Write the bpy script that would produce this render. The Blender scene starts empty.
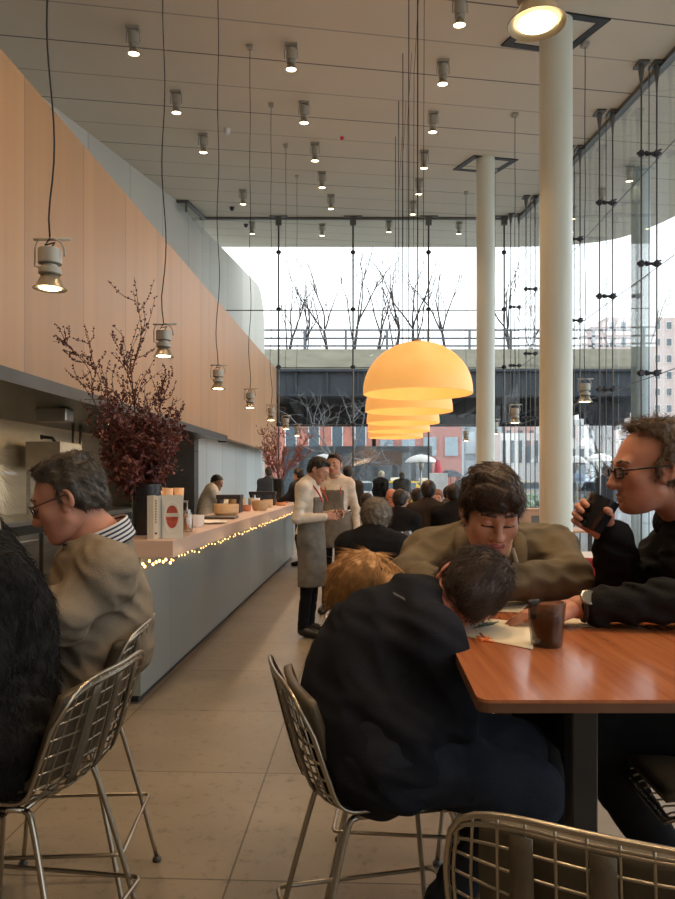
import bpy, math, random
import numpy as np
from mathutils import Vector, Matrix
rng = np.random.default_rng(7)
random.seed(7)
SC = bpy.context.scene
COL = SC.collection
EYE = 1.44            # height of the viewpoint above the floor
FOC = 720.0


def P(px, py, Y):
    """a point seen at (px, py) of the photograph at depth Y metres"""
    return np.array([(px - 337.5) * Y / FOC, Y, EYE + (481 - py) * Y / FOC])


def PX(px, Y):
    return (px - 337.5) * Y / FOC


def ceil_z(y):
    return 6.01 + 0.133 * y


AISLE = 0.049          # the counter and the walls run in the direction (AISLE, 1)


def along(a, y):
    return a + AISLE * y


# ---------------------------------------------------------------- materials
def mat(name, col, rough=0.5, metal=0.0, var=0.12, scale=8.0, stretch=(1, 1, 1), bump=0.0, bscale=60.0,
        emit=None, estr=0.0, alpha=None, spec=0.5, sheen=0.0, trans=0.0, coat=0.0, sss=0.0):
    m = bpy.data.materials.new(name)
    m.use_nodes = True
    nt = m.node_tree
    b = nt.nodes['Principled BSDF']
    tc = nt.nodes.new('ShaderNodeTexCoord')
    mp = nt.nodes.new('ShaderNodeMapping')
    mp.inputs['Scale'].default_value = stretch
    nt.links.new(tc.outputs['Object'], mp.inputs['Vector'])
    nz = nt.nodes.new('ShaderNodeTexNoise')
    nz.inputs['Scale'].default_value = scale
    nz.inputs['Detail'].default_value = 5
    nt.links.new(mp.outputs['Vector'], nz.inputs['Vector'])
    mx = nt.nodes.new('ShaderNodeMix')
    mx.data_type = 'RGBA'
    c = np.array(col[:3], float)
    lo = np.clip(c * (1 - var), 0, 1)
    hi = np.clip(c * (1 + var), 0, 1)
    rmp = nt.nodes.new('ShaderNodeMapRange')
    rmp.inputs['From Min'].default_value = 0.3
    rmp.inputs['From Max'].default_value = 0.7
    nt.links.new(nz.outputs['Fac'], rmp.inputs['Value'])
    nt.links.new(rmp.outputs['Result'], mx.inputs['Factor'])
    mx.inputs['A'].default_value = (*lo, 1)
    mx.inputs['B'].default_value = (*hi, 1)
    nt.links.new(mx.outputs['Result'], b.inputs['Base Color'])
    b.inputs['Roughness'].default_value = rough
    b.inputs['Metallic'].default_value = metal
    b.inputs['Specular IOR Level'].default_value = spec
    if sheen:
        b.inputs['Sheen Weight'].default_value = sheen
        b.inputs['Sheen Roughness'].default_value = 0.5
    if trans:
        b.inputs['Transmission Weight'].default_value = trans
    if coat:
        b.inputs['Coat Weight'].default_value = coat
        b.inputs['Coat Roughness'].default_value = 0.12
    if sss:
        b.inputs['Subsurface Weight'].default_value = sss
        b.inputs['Subsurface Radius'].default_value = (0.012, 0.005, 0.003)
    if emit is not None:
        b.inputs['Emission Color'].default_value = (*emit, 1)
        b.inputs['Emission Strength'].default_value = estr
    if bump:
        n2 = nt.nodes.new('ShaderNodeTexNoise')
        n2.inputs['Scale'].default_value = bscale
        n2.inputs['Detail'].default_value = 4
        nt.links.new(mp.outputs['Vector'], n2.inputs['Vector'])
        bp = nt.nodes.new('ShaderNodeBump')
        bp.inputs['Strength'].default_value = bump
        bp.inputs['Distance'].default_value = 0.01
        nt.links.new(n2.outputs['Fac'], bp.inputs['Height'])
        nt.links.new(bp.outputs['Normal'], b.inputs['Normal'])
    return m


def nd(nt, kind, **kw):
    n = nt.nodes.new(kind)
    for k, v in kw.items():
        setattr(n, k, v)
    return n


def mth(nt, op, a, b=None):
    n = nd(nt, 'ShaderNodeMath', operation=op)
    for i, v in enumerate((a, b)):
        if v is None:
            continue
        if isinstance(v, (int, float)):
            n.inputs[i].default_value = v
        else:
            nt.links.new(v, n.inputs[i])
    return n.outputs[0]


def mixc(nt, fac, a, b, mode='MIX'):
    n = nd(nt, 'ShaderNodeMix', data_type='RGBA', blend_type=mode)
    if isinstance(fac, (int, float)):
        n.inputs['Factor'].default_value = fac
    else:
        nt.links.new(fac, n.inputs['Factor'])
    for k, v in (('A', a), ('B', b)):
        if isinstance(v, tuple):
            n.inputs[k].default_value = (*v, 1)
        else:
            nt.links.new(v, n.inputs[k])
    return n.outputs['Result']


def glass_mat(name, tint=(0.93, 0.97, 0.97), refl=0.09):
    m = bpy.data.materials.new(name)
    m.use_nodes = True
    nt = m.node_tree
    nt.nodes.remove(nt.nodes['Principled BSDF'])
    out = nt.nodes['Material Output']
    tr = nd(nt, 'ShaderNodeBsdfTransparent')
    tr.inputs['Color'].default_value = (*tint, 1)
    gl = nd(nt, 'ShaderNodeBsdfGlossy')
    gl.inputs['Roughness'].default_value = 0.02
    lw = nd(nt, 'ShaderNodeFresnel')
    lw.inputs['IOR'].default_value = 1.45
    f = mth(nt, 'MULTIPLY', lw.outputs[0], refl / 0.055)
    f = mth(nt, 'MINIMUM', f, 0.22)
    mx = nd(nt, 'ShaderNodeMixShader')
    nt.links.new(f, mx.inputs[0])
    nt.links.new(tr.outputs[0], mx.inputs[1])
    nt.links.new(gl.outputs[0], mx.inputs[2])
    nt.links.new(mx.outputs[0], out.inputs['Surface'])
    return m


# ---------------------------------------------------------------- meshes
def link_mesh(name, V, Fs, mats, midx=None, smooth=False, parent=None, origin=None):
    V = np.asarray(V, dtype=np.float64).reshape(-1, 3)
    if origin is not None:
        V = V - np.asarray(origin)
    me = bpy.data.meshes.new(name)
    me.vertices.add(len(V))
    me.vertices.foreach_set('co', V.astype(np.float32).ravel())
    if isinstance(Fs, np.ndarray):
        n, k = Fs.shape
        me.loops.add(n * k)
        me.loops.foreach_set('vertex_index', Fs.astype(np.int32).ravel())
        me.polygons.add(n)
        me.polygons.foreach_set('loop_start', np.arange(0, n * k, k, dtype=np.int32))
    else:
        tot = np.array([len(f) for f in Fs], dtype=np.int32)
        flat = np.fromiter((i for f in Fs for i in f), dtype=np.int32)
        me.loops.add(len(flat))
        me.loops.foreach_set('vertex_index', flat)
        me.polygons.add(len(Fs))
        st = np.zeros(len(Fs), dtype=np.int32)
        st[1:] = np.cumsum(tot)[:-1]
        me.polygons.foreach_set('loop_start', st)
        n = len(Fs)
    if not isinstance(mats, (list, tuple)):
        mats = [mats]
    for m in mats:
        me.materials.append(m)
    if midx is not None:
        me.polygons.foreach_set('material_index', np.asarray(midx, dtype=np.int32))
    sm = np.asarray(smooth, dtype=bool) if not isinstance(smooth, bool) else np.full(n, smooth)
    me.update(calc_edges=True)
    me.polygons.foreach_set('use_smooth', sm)
    me.validate()
    o = bpy.data.objects.new(name, me)
    COL.objects.link(o)
    if parent is not None:
        o.parent = parent
    elif origin is not None:
        o.location = tuple(origin)
    return o


def frames(path):
    p = np.asarray(path, float)
    t = np.gradient(p, axis=0)
    t /= np.linalg.norm(t, axis=1)[:, None] + 1e-12
    n = np.zeros_like(p)
    ref = np.array([0, 0, 1.0]) if abs(t[0][2]) < 0.9 else np.array([1.0, 0, 0])
    v = np.cross(t[0], ref)
    n[0] = v / np.linalg.norm(v)
    for i in range(1, len(p)):
        v = n[i - 1] - t[i] * np.dot(n[i - 1], t[i])
        n[i] = v / (np.linalg.norm(v) + 1e-12)
    return t, n, np.cross(t, n)


class MB:
    """collects shapes for ONE mesh object"""

    def __init__(self):
        self.V, self.F, self.M, self.S = [], [], [], []
        self.n = 0

    def add(self, V, F, m=0, smooth=False):
        V = np.asarray(V, float).reshape(-1, 3)
        self.V.append(V)
        for f in F:
            self.F.append(tuple(int(i) + self.n for i in f))
            self.M.append(m)
            self.S.append(smooth)
        self.n += len(V)
        return self

    def box(self, c, s, rot=0.0, m=0, R=None, bev=0.0):
        s = np.asarray(s, float) / 2
        if bev > 0:
            # box with chamfered vertical and horizontal edges
            V, F = [], []
            idx = {}
            for sx in (-1, 1):
                for sy in (-1, 1):
                    for sz in (-1, 1):
                        for k in range(3):
                            q = np.array([sx, sy, sz]) * s
                            for j in range(3):
                                if j != k:
                                    q[j] -= bev * (sx, sy, sz)[j]
                            idx[(sx, sy, sz, k)] = len(V)
                            V.append(q)
            for k in range(3):
                a, b = [(1, 2), (2, 0), (0, 1)][k]
                for sg in (-1, 1):
                    r = []
                    for (u, v) in ((-1, -1), (1, -1), (1, 1), (-1, 1)):
                        t = [0, 0, 0]
                        t[k], t[a], t[b] = sg, u, v
                        r.append(idx[(*t, k)])
                    F.append(r if sg > 0 else r[::-1])
            for k in range(3):      # edges along axis k
                a, b = [(1, 2), (2, 0), (0, 1)][k]
                for sa in (-1, 1):
                    for sb in (-1, 1):
                        def g(sk, f):
                            t = [0, 0, 0]
                            t[k], t[a], t[b] = sk, sa, sb
                            return idx[(*t, f)]
                        r = [g(-1, a), g(1, a), g(1, b), g(-1, b)]
                        F.append(r if sa * sb < 0 else r[::-1])
            for sx in (-1, 1):
                for sy in (-1, 1):
                    for sz in (-1, 1):
                        r = [idx[(sx, sy, sz, k)] for k in range(3)]
                        F.append(r if sx * sy * sz > 0 else r[::-1])
            V = np.array(V)
        else:
            V = np.array([(x, y, z) for x in (-1, 1) for y in (-1, 1) for z in (-1, 1)], float) * s
            F = [(0, 1, 3, 2), (4, 6, 7, 5), (0, 4, 5, 1), (2, 3, 7, 6), (0, 2, 6, 4), (1, 5, 7, 3)]
        if R is not None:
            V = V @ np.asarray(R).T
        elif rot:
            cr, sr = math.cos(rot), math.sin(rot)
            V = V @ np.array([[cr, sr, 0], [-sr, cr, 0], [0, 0, 1]])
        return self.add(V + np.asarray(c, float), F, m)

    def tube(self, path, r, seg=8, m=0, cap=True, closed=False):
        p = np.asarray(path, float)
        if closed:
            p = np.vstack([p, p[:1]])
        r = np.broadcast_to(np.asarray(r, float), (len(p),))
        t, n, b = frames(p)
        a = np.linspace(0, 2 * np.pi, seg, endpoint=False)
        V = p[:, None] + r[:, None, None] * (np.cos(a)[None, :, None] * n[:, None] + np.sin(a)[None, :, None] * b[:, None])
        F = []
        for i in range(len(p) - 1):
            for j in range(seg):
                k = (j + 1) % seg
                F.append((i * seg + j, i * seg + k, (i + 1) * seg + k, (i + 1) * seg + j))
        if cap and not closed:
            F.append(tuple(range(seg - 1, -1, -1)))
            F.append(tuple(range((len(p) - 1) * seg, len(p) * seg)))
        return self.add(V.reshape(-1, 3), F, m, True)

    def lathe(self, prof, c=(0, 0, 0), seg=24, m=0, R=None, smooth=True, cap=False):
        """prof: list of (radius, z); spun about the z axis"""
        prof = np.asarray(prof, float)
        if smooth and len(prof) > 2 and not cap:        # crisp edges where the profile turns sharply
            d = np.diff(prof, axis=0)
            d /= np.linalg.norm(d, axis=1)[:, None] + 1e-12
            cut = [0] + [i for i in range(1, len(prof) - 1) if d[i - 1] @ d[i] < 0.80] + [len(prof) - 1]
            if len(cut) > 2:
                for i, j in zip(cut[:-1], cut[1:]):
                    self.lathe(prof[i:j + 1], c, seg, m, R, smooth)
                return self
        a = np.linspace(0, 2 * np.pi, seg, endpoint=False)
        V = np.stack([prof[:, 0:1] * np.cos(a), prof[:, 0:1] * np.sin(a), np.repeat(prof[:, 1:2], seg, 1)], -1).reshape(-1, 3)
        F = []
        for i in range(len(prof) - 1):
            for j in range(seg):
                k = (j + 1) % seg
                F.append((i * seg + j, i * seg + k, (i + 1) * seg + k, (i + 1) * seg + j))
        if cap:
            F.append(tuple(range(seg - 1, -1, -1)))
            F.append(tuple(range((len(prof) - 1) * seg, len(prof) * seg)))
        if R is not None:
            V = V @ np.asarray(R).T
        return self.add(V + np.asarray(c, float), F, m, smooth)

    def ball(self, c, r, seg=12, m=0):
        r = np.broadcast_to(np.asarray(r, float), (3,))
        th = np.linspace(0, np.pi, seg // 2 + 1)
        prof = [(max(math.sin(t), 1e-4), -math.cos(t)) for t in th]
        prof = np.asarray(prof)
        a = np.linspace(0, 2 * np.pi, seg, endpoint=False)
        V = np.stack([prof[:, 0:1] * np.cos(a), prof[:, 0:1] * np.sin(a), np.repeat(prof[:, 1:2], seg, 1)], -1).reshape(-1, 3) * r
        F = []
        for i in range(len(prof) - 1):
            for j in range(seg):
                k = (j + 1) % seg
                F.append((i * seg + j, i * seg + k, (i + 1) * seg + k, (i + 1) * seg + j))
        return self.add(V + np.asarray(c, float), F, m, True)

    def prism(self, poly, z0, z1, m=0):
        """poly: CCW (x, y); extruded from z0 to z1 (numbers or functions of x, y)"""
        f0 = z0 if callable(z0) else (lambda x, y: z0)
        f1 = z1 if callable(z1) else (lambda x, y: z1)
        n = len(poly)
        V = [(x, y, f0(x, y)) for x, y in poly] + [(x, y, f1(x, y)) for x, y in poly]
        F = [tuple(range(n - 1, -1, -1)), tuple(range(n, 2 * n))]
        for i in range(n):
            j = (i + 1) % n
            F.append((i, j, n + j, n + i))
        return self.add(V, F, m)

    def surf(self, G, m=0, thick=0.0):
        """G: grid of points (nu, nv, 3) -> smooth sheet, with thickness if asked"""
        nu, nv = G.shape[:2]
        F = [(i * nv + j, (i + 1) * nv + j, (i + 1) * nv + j + 1, i * nv + j + 1) for i in range(nu - 1) for j in range(nv - 1)]
        if not thick:
            return self.add(G.reshape(-1, 3), F, m, True)
        du = np.gradient(G, axis=0)
        dv = np.gradient(G, axis=1)
        N = np.cross(du, dv)
        N /= np.linalg.norm(N, axis=2)[..., None] + 1e-12
        G2 = G - N * thick
        k = nu * nv
        F2 = [tuple(k + q for q in f[::-1]) for f in F]
        rim = [(i, 0) for i in range(nu)] + [(nu - 1, j) for j in range(1, nv)] + [(i, nv - 1) for i in range(nu - 2, -1, -1)] + [(0, j) for j in range(nv - 2, 0, -1)]
        ids = [i * nv + j for i, j in rim]
        F3 = []
        for q in range(len(ids)):
            a, b = ids[q], ids[(q + 1) % len(ids)]
            F3.append((b, a, k + a, k + b))
        return self.add(np.vstack([G.reshape(-1, 3), G2.reshape(-1, 3)]), F + F2 + F3, m, True)

    def build(self, name, mats, parent=None, origin=None):
        V = np.vstack(self.V)
        return link_mesh(name, V, self.F, mats, self.M, np.array(self.S, bool), parent, origin)


def tag(o, label=None, cat=None, group=None, kind=None):
    if label:
        o['label'] = label
    if cat:
        o['category'] = cat
    if group:
        o['group'] = group
    if kind:
        o['kind'] = kind
    return o


def thing(name, label, cat, loc=(0, 0, 0), rz=0.0, group=None):
    o = bpy.data.objects.new(name, None)
    o.empty_display_size = 0.1
    COL.objects.link(o)
    o.location = tuple(float(v) for v in loc)
    o.rotation_euler = (0, 0, rz)
    return tag(o, label, cat, group)


def dup(root, loc, rz=0.0, label=None, group=None, scale=None):
    r = root.copy()
    COL.objects.link(r)
    r.location = tuple(float(v) for v in loc)
    r.rotation_euler = (0, 0, rz)
    if scale:
        r.scale = (scale,) * 3
    if label:
        r['label'] = label
    if group:
        r['group'] = group
    for ch in list(root.children):
        c = ch.copy()
        COL.objects.link(c)
        c.parent = r
        for g in list(ch.children):
            d = g.copy()
            COL.objects.link(d)
            d.parent = c
    return r


def unit(v):
    v = np.asarray(v, float)
    return v / np.linalg.norm(v)


def crom(pts, n):
    """Catmull-Rom through pts, n samples"""
    p = np.asarray(pts, float)
    p = np.vstack([2 * p[0] - p[1], p, 2 * p[-1] - p[-2]])
    out = []
    for s in np.linspace(0, len(p) - 3 - 1e-9, n):
        i = int(s)
        t = s - i
        a, b, c, d = p[i], p[i + 1], p[i + 2], p[i + 3]
        out.append(0.5 * (2 * b + (c - a) * t + (2 * a - 5 * b + 4 * c - d) * t * t + (3 * b - a - 3 * c + d) * t ** 3))
    return np.array(out)


# ---------------------------------------------------------------- implicit surfaces for bodies and cloth
def cap(a, b, ra, rb=None, k=0.03, m=0, op=1, ax=None, s=1.0, g=''):
    return dict(t='c', a=np.asarray(a, float), b=np.asarray(b, float), ra=ra, rb=ra if rb is None else rb, k=k, m=m, op=op, ax=ax, s=s, g=g)


def ell(c, r, R=None, k=0.02, m=0, op=1, g=''):
    return dict(t='e', c=np.asarray(c, float), r=np.broadcast_to(np.asarray(r, float), (3,)).copy(), R=R, k=k, m=m, op=op, g=g)


def prim_dist(q, p):
    if q['t'] == 'c':
        a, b = q['a'], q['b']
        ab = b - a
        d = p - a
        if q['ax'] is not None:
            ax = q['ax']
            e = (q['s'] - 1.0)
            d = d + e * (d @ ax)[..., None] * ax
            ab = ab + e * np.dot(ab, ax) * ax
        L = max(float(ab @ ab), 1e-12)
        t = np.clip((d @ ab) / L, 0, 1)
        v = d - t[..., None] * ab
        r = q['ra'] + (q['rb'] - q['ra']) * t
        return (np.sqrt((v * v).sum(-1)) - r) * (1.0 if q['ax'] is None else 0.85)
    d = p - q['c']
    if q['R'] is not None:
        d = d @ q['R']            # R: columns are the ellipsoid's axes in the world
    r = q['r']
    k0 = np.sqrt(((d / r) ** 2).sum(-1))
    k1 = np.sqrt(((d / (r * r)) ** 2).sum(-1)) + 1e-9
    return k0 * (k0 - 1.0) / k1


def prim_box(q):
    if q['t'] == 'c':
        r = max(q['ra'], q['rb'])
        return np.minimum(q['a'], q['b']) - r, np.maximum(q['a'], q['b']) + r
    r = q['r'].max()
    return q['c'] - r, q['c'] + r


def sdf_mesh(prims, h, post=None, pad=0.0):
    adds = [prim_box(q) for q in prims if q['op'] > 0]
    lo = np.min([b[0] for b in adds], axis=0) - 3 * h - pad - 0.01
    hi = np.max([b[1] for b in adds], axis=0) + 3 * h + pad + 0.01
    n = np.ceil((hi - lo) / h).astype(int) + 1
    ax = [lo[i] + h * np.arange(n[i]) for i in range(3)]
    D = np.full(n, 0.3, dtype=np.float32)
    M = np.zeros(n, dtype=np.int16)
    for q in prims:
        bl, bh = prim_box(q)
        mg = q['k'] + 3 * h + pad + 0.012
        i0 = np.clip(np.floor((bl - mg - lo) / h).astype(int), 0, n)
        i1 = np.clip(np.ceil((bh + mg - lo) / h).astype(int) + 1, 0, n)
        if (i1 <= i0).any():
            continue
        sl = tuple(slice(i0[i], i1[i]) for i in range(3))
        g = np.stack(np.meshgrid(ax[0][sl[0]], ax[1][sl[1]], ax[2][sl[2]], indexing='ij'), -1)
        d = prim_dist(q, g).astype(np.float32)
        cur = D[sl]
        k = max(q['k'], 1e-5)
        if q['op'] > 0:
            w = np.maximum(k - np.abs(cur - d), 0) / k
            near = d < cur
            M[sl] = np.where(near, q['m'], M[sl])
            D[sl] = np.minimum(cur, d) - w * w * k * 0.25
        elif q['op'] == 0:            # paint only
            M[sl] = np.where(d < 0, q['m'], M[sl])
        else:
            w = np.maximum(k - np.abs(cur + d), 0) / k
            D[sl] = np.maximum(cur, -d) + w * w * k * 0.25
    if post is not None:
        g = np.stack(np.meshgrid(*ax, indexing='ij'), -1)
        D = post(g, D).astype(np.float32)
    D[0], D[-1], D[:, 0], D[:, -1], D[:, :, 0], D[:, :, -1] = (1.0,) * 6
    return surface_nets(D, M, lo, h)


def surface_nets(D, M, lo, h):
    s = D < 0
    nx, ny, nz = D.shape
    c = np.zeros((nx - 1, ny - 1, nz - 1), np.int8)
    for i in (0, 1):
        for j in (0, 1):
            for k in (0, 1):
                c += s[i:nx - 1 + i, j:ny - 1 + j, k:nz - 1 + k]
    I = np.argwhere((c > 0) & (c < 8))
    if len(I) == 0:
        return np.zeros((0, 3)), np.zeros((0, 4), int), np.zeros(0, int)
    off = np.array([(i, j, k) for i in (0, 1) for j in (0, 1) for k in (0, 1)])
    val = np.stack([D[I[:, 0] + o[0], I[:, 1] + o[1], I[:, 2] + o[2]] for o in off], 1)
    acc = np.zeros((len(I), 3))
    cnt = np.zeros(len(I))
    for a in range(8):
        for b in range(a + 1, 8):
            if np.abs(off[a] - off[b]).sum() != 1:
                continue
            va, vb = val[:, a], val[:, b]
            cr = (va < 0) != (vb < 0)
            t = np.where(cr, va / np.where(cr, va - vb, 1), 0)
            acc += np.where(cr[:, None], off[a] + t[:, None] * (off[b] - off[a]), 0)
            cnt += cr
    V = lo + h * (I + acc / cnt[:, None])
    vid = np.full(c.shape, -1, np.int64)
    vid[I[:, 0], I[:, 1], I[:, 2]] = np.arange(len(I))
    Q, QM = [], []
    for axis in range(3):
        u, v = (axis + 1) % 3, (axis + 2) % 3
        sl0 = [slice(1, -1)] * 3
        sl1 = [slice(1, -1)] * 3
        sl0[axis] = slice(0, -1)
        sl1[axis] = slice(1, None)
        A, B = s[tuple(sl0)], s[tuple(sl1)]
        for sign in (0, 1):
            E = np.argwhere((A & ~B) if sign == 0 else (~A & B))
            if not len(E):
                continue
            base = E.copy()
            base[:, u] += 1
            base[:, v] += 1
            pt = base.copy()
            if sign == 1:
                pt[:, axis] += 1
            QM.append(M[pt[:, 0], pt[:, 1], pt[:, 2]])
            quad = []
            for du, dv in ((-1, -1), (0, -1), (0, 0), (-1, 0)):
                q = base.copy()
                q[:, u] += du
                q[:, v] += dv
                quad.append(vid[q[:, 0], q[:, 1], q[:, 2]])
            quad = np.stack(quad, 1)
            Q.append(quad if sign == 0 else quad[:, ::-1])
    Q = np.vstack(Q)
    QM = np.concatenate(QM)
    ok = (Q >= 0).all(1)
    return V, Q[ok], QM[ok]


def relax(V, Fq, it=2, lam=0.5):
    for _ in range(it):
        acc = np.zeros_like(V)
        cnt = np.zeros(len(V))
        for a, b in ((0, 1), (1, 2), (2, 3), (3, 0)):
            np.add.at(acc, Fq[:, a], V[Fq[:, b]])
            np.add.at(acc, Fq[:, b], V[Fq[:, a]])
            np.add.at(cnt, Fq[:, a], 1)
            np.add.at(cnt, Fq[:, b], 1)
        V = V + lam * (acc / np.maximum(cnt, 1)[:, None] - V)
    return V


def vnormals(V, Fq):
    fn = np.cross(V[Fq[:, 2]] - V[Fq[:, 0]], V[Fq[:, 3]] - V[Fq[:, 1]])
    N = np.zeros_like(V)
    for j in range(4):
        np.add.at(N, Fq[:, j], fn)
    return N / (np.linalg.norm(N, axis=1)[:, None] + 1e-12)


def wobble(p, f, seed=0):
    r = np.random.default_rng(seed)
    out = 0
    for i in range(4):
        a = r.normal(size=3) * f * (0.7 + 0.35 * i)
        b = r.normal(size=3) * f * 0.6
        out = out + np.sin(p @ a + r.uniform(0, 6) + 1.6 * np.sin(p @ b + r.uniform(0, 6))) / (1 + 0.5 * i)
    return out / 2.0


def folds(p, f, seed=0, axis=(0, 0, 1), stretch=3.0):
    """cloth creases: ridged noise, long across the axis"""
    ax = unit(axis)
    q = p + (stretch - 1) * (p @ ax)[..., None] * ax
    return 1 - 2 * np.abs(wobble(q, f, seed)).clip(0, 1)


def strands(V, N, count, length, flow, rad=0.0007, seg=4, lift=0.3, jitter=0.35, seed=1, mask=None):
    """thin tapered three-sided strands growing from a surface -> verts, quads"""
    r = np.random.default_rng(seed)
    ids = np.arange(len(V)) if mask is None else np.nonzero(mask)[0]
    idx = ids[r.integers(0, len(ids), count)]
    p = V[idx] + r.normal(size=(count, 3)) * 0.001
    n = N[idx]
    d = flow(p, n) + r.normal(size=(count, 3)) * jitter
    d -= n * (d * n).sum(1)[:, None]
    d /= np.linalg.norm(d, axis=1)[:, None] + 1e-9
    L = length * r.uniform(0.5, 1.25, count)
    side = np.cross(d, n)
    bend = r.normal(size=count) * 0.35
    pts = []
    for i in range(seg):
        t = i / (seg - 1)
        pts.append(p + d * (L * t)[:, None] + n * (L * (lift * t - 0.75 * lift * t * t) - 0.0012)[:, None] + side * (bend * L * t * t)[:, None])
    pts = np.stack(pts, 1)
    w = rad * np.array([1.0, 0.95, 0.75, 0.2, 0.1, 0.1])[:seg] if seg <= 6 else rad * np.linspace(1, 0.15, seg)
    ring = []
    for a in (0, 2.094, 4.189):
        ring.append(pts + (math.cos(a) * side[:, None] + math.sin(a) * n[:, None]) * w[None, :, None])
    VV = np.stack(ring, 2).reshape(-1, 3)
    base = (np.arange(count) * seg * 3)[:, None, None, None]
    i = np.arange(seg - 1)[None, :, None, None] * 3
    j = np.arange(3)[None, None, :, None]
    j2 = (j + 1) % 3
    Q = np.concatenate([base + i + j, base + i + j2, base + i + 3 + j2, base + i + 3 + j], -1).reshape(-1, 4)
    return VV, Q
# ================================================================ materials of the room
def ceiling_material():
    m = mat('ceiling_panels', (0.74, 0.685, 0.565), rough=0.75, var=0.03, scale=0.6)
    nt = m.node_tree
    b = nt.nodes['Principled BSDF']
    tc = nd(nt, 'ShaderNodeTexCoord')
    sp = nd(nt, 'ShaderNodeSeparateXYZ')
    nt.links.new(tc.outputs['Object'], sp.inputs[0])
    v = mth(nt, 'DIVIDE', mth(nt, 'SUBTRACT', sp.outputs[1], mth(nt, 'MULTIPLY', sp.outputs[0], 0.21)), 1.03)
    fr = mth(nt, 'FRACT', v)
    joint = mth(nt, 'LESS_THAN', fr, 0.03)
    even = mth(nt, 'LESS_THAN', mth(nt, 'FRACT', mth(nt, 'MULTIPLY', v, 0.5)), 0.5)
    fac = mth(nt, 'MULTIPLY', joint, mth(nt, 'ADD', mth(nt, 'MULTIPLY', even, 0.45), 0.45))
    old = b.inputs['Base Color'].links[0].from_socket
    nt.links.new(mixc(nt, fac, old, (0.10, 0.09, 0.08)), b.inputs['Base Color'])
    return m


def floor_material():
    m = mat('floor_stone', (0.215, 0.182, 0.138), rough=0.40, var=0.10, scale=2.2, spec=0.4)
    nt = m.node_tree
    b = nt.nodes['Principled BSDF']
    tc = nd(nt, 'ShaderNodeTexCoord')
    mp = nd(nt, 'ShaderNodeMapping')
    mp.inputs['Rotation'].default_value = (0, 0, 0.042)
    mp.inputs['Location'].default_value = (0.50, 0.27, 0)
    nt.links.new(tc.outputs['Object'], mp.inputs['Vector'])
    br = nd(nt, 'ShaderNodeTexBrick', offset=0.0)
    br.inputs['Scale'].default_value = 1.0
    br.inputs['Brick Width'].default_value = 0.95
    br.inputs['Row Height'].default_value = 0.95
    br.inputs['Mortar Size'].default_value = 0.004
    br.inputs['Color1'].default_value = (1, 1, 1, 1)
    br.inputs['Color2'].default_value = (0.86, 0.86, 0.86, 1)
    br.inputs['Mortar'].default_value = (0.35, 0.33, 0.30, 1)
    nt.links.new(mp.outputs[0], br.inputs['Vector'])
    old = b.inputs['Base Color'].links[0].from_socket
    # fossil flecks of the limestone
    n2 = nd(nt, 'ShaderNodeTexNoise')
    n2.inputs['Scale'].default_value = 16
    n2.inputs['Detail'].default_value = 8
    n2.inputs['Roughness'].default_value = 0.75
    nt.links.new(tc.outputs['Object'], n2.inputs['Vector'])
    mr = nd(nt, 'ShaderNodeMapRange')
    mr.inputs['From Min'].default_value = 0.30
    mr.inputs['From Max'].default_value = 0.46
    nt.links.new(n2.outputs['Fac'], mr.inputs['Value'])
    c = mixc(nt, mr.outputs[0], (0.55, 0.53, 0.50), (1.06, 1.06, 1.06))
    c = mixc(nt, 1.0, old, c, 'MULTIPLY')
    c = mixc(nt, 1.0, c, br.outputs['Color'], 'MULTIPLY')
    nt.links.new(c, b.inputs['Base Color'])
    return m


def board_material(name, base, pitch, tone=0.16, rough=0.5, axis=1, grain=(40, 1.0), seam=(0.2, 0.1, 0.06), off=0.0, gap=0.012):
    """tall veneered boards: seams every `pitch` metres along an axis, streaky grain"""
    m = bpy.data.materials.new(name)
    m.use_nodes = True
    nt = m.node_tree
    b = nt.nodes['Principled BSDF']
    tc = nd(nt, 'ShaderNodeTexCoord')
    sp = nd(nt, 'ShaderNodeSeparateXYZ')
    nt.links.new(tc.outputs['Object'], sp.inputs[0])
    v = mth(nt, 'DIVIDE', mth(nt, 'ADD', sp.outputs[axis], off), pitch)
    wn = nd(nt, 'ShaderNodeTexWhiteNoise', noise_dimensions='1D')
    nt.links.new(mth(nt, 'FLOOR', v), wn.inputs['W'])
    mp = nd(nt, 'ShaderNodeMapping')
    sc = [grain[0] * 0.12] * 3
    sc[axis] = grain[0] * 0.12
    sc[2] = grain[1] * 0.12
    mp.inputs['Scale'].default_value = sc
    nt.links.new(tc.outputs['Object'], mp.inputs['Vector'])
    nz = nd(nt, 'ShaderNodeTexNoise')
    nz.inputs['Scale'].default_value = 1.0
    nz.inputs['Detail'].default_value = 6
    nt.links.new(mp.outputs[0], nz.inputs['Vector'])
    c = np.array(base)
    g = mixc(nt, nz.outputs['Fac'], tuple(np.clip(c * (1 - tone), 0, 1)), tuple(np.clip(c * (1 + tone), 0, 1)))
    t = mth(nt, 'ADD', mth(nt, 'MULTIPLY', wn.outputs['Value'], 0.22), 0.86)
    tn = nd(nt, 'ShaderNodeCombineColor')
    for i in range(3):
        nt.links.new(t, tn.inputs[i])
    g = mixc(nt, 1.0, g, tn.outputs[0], 'MULTIPLY')
    s = mth(nt, 'LESS_THAN', mth(nt, 'FRACT', v), gap / pitch)
    nt.links.new(mixc(nt, s, g, seam), b.inputs['Base Color'])
    b.inputs['Roughness'].default_value = rough
    return m


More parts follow.
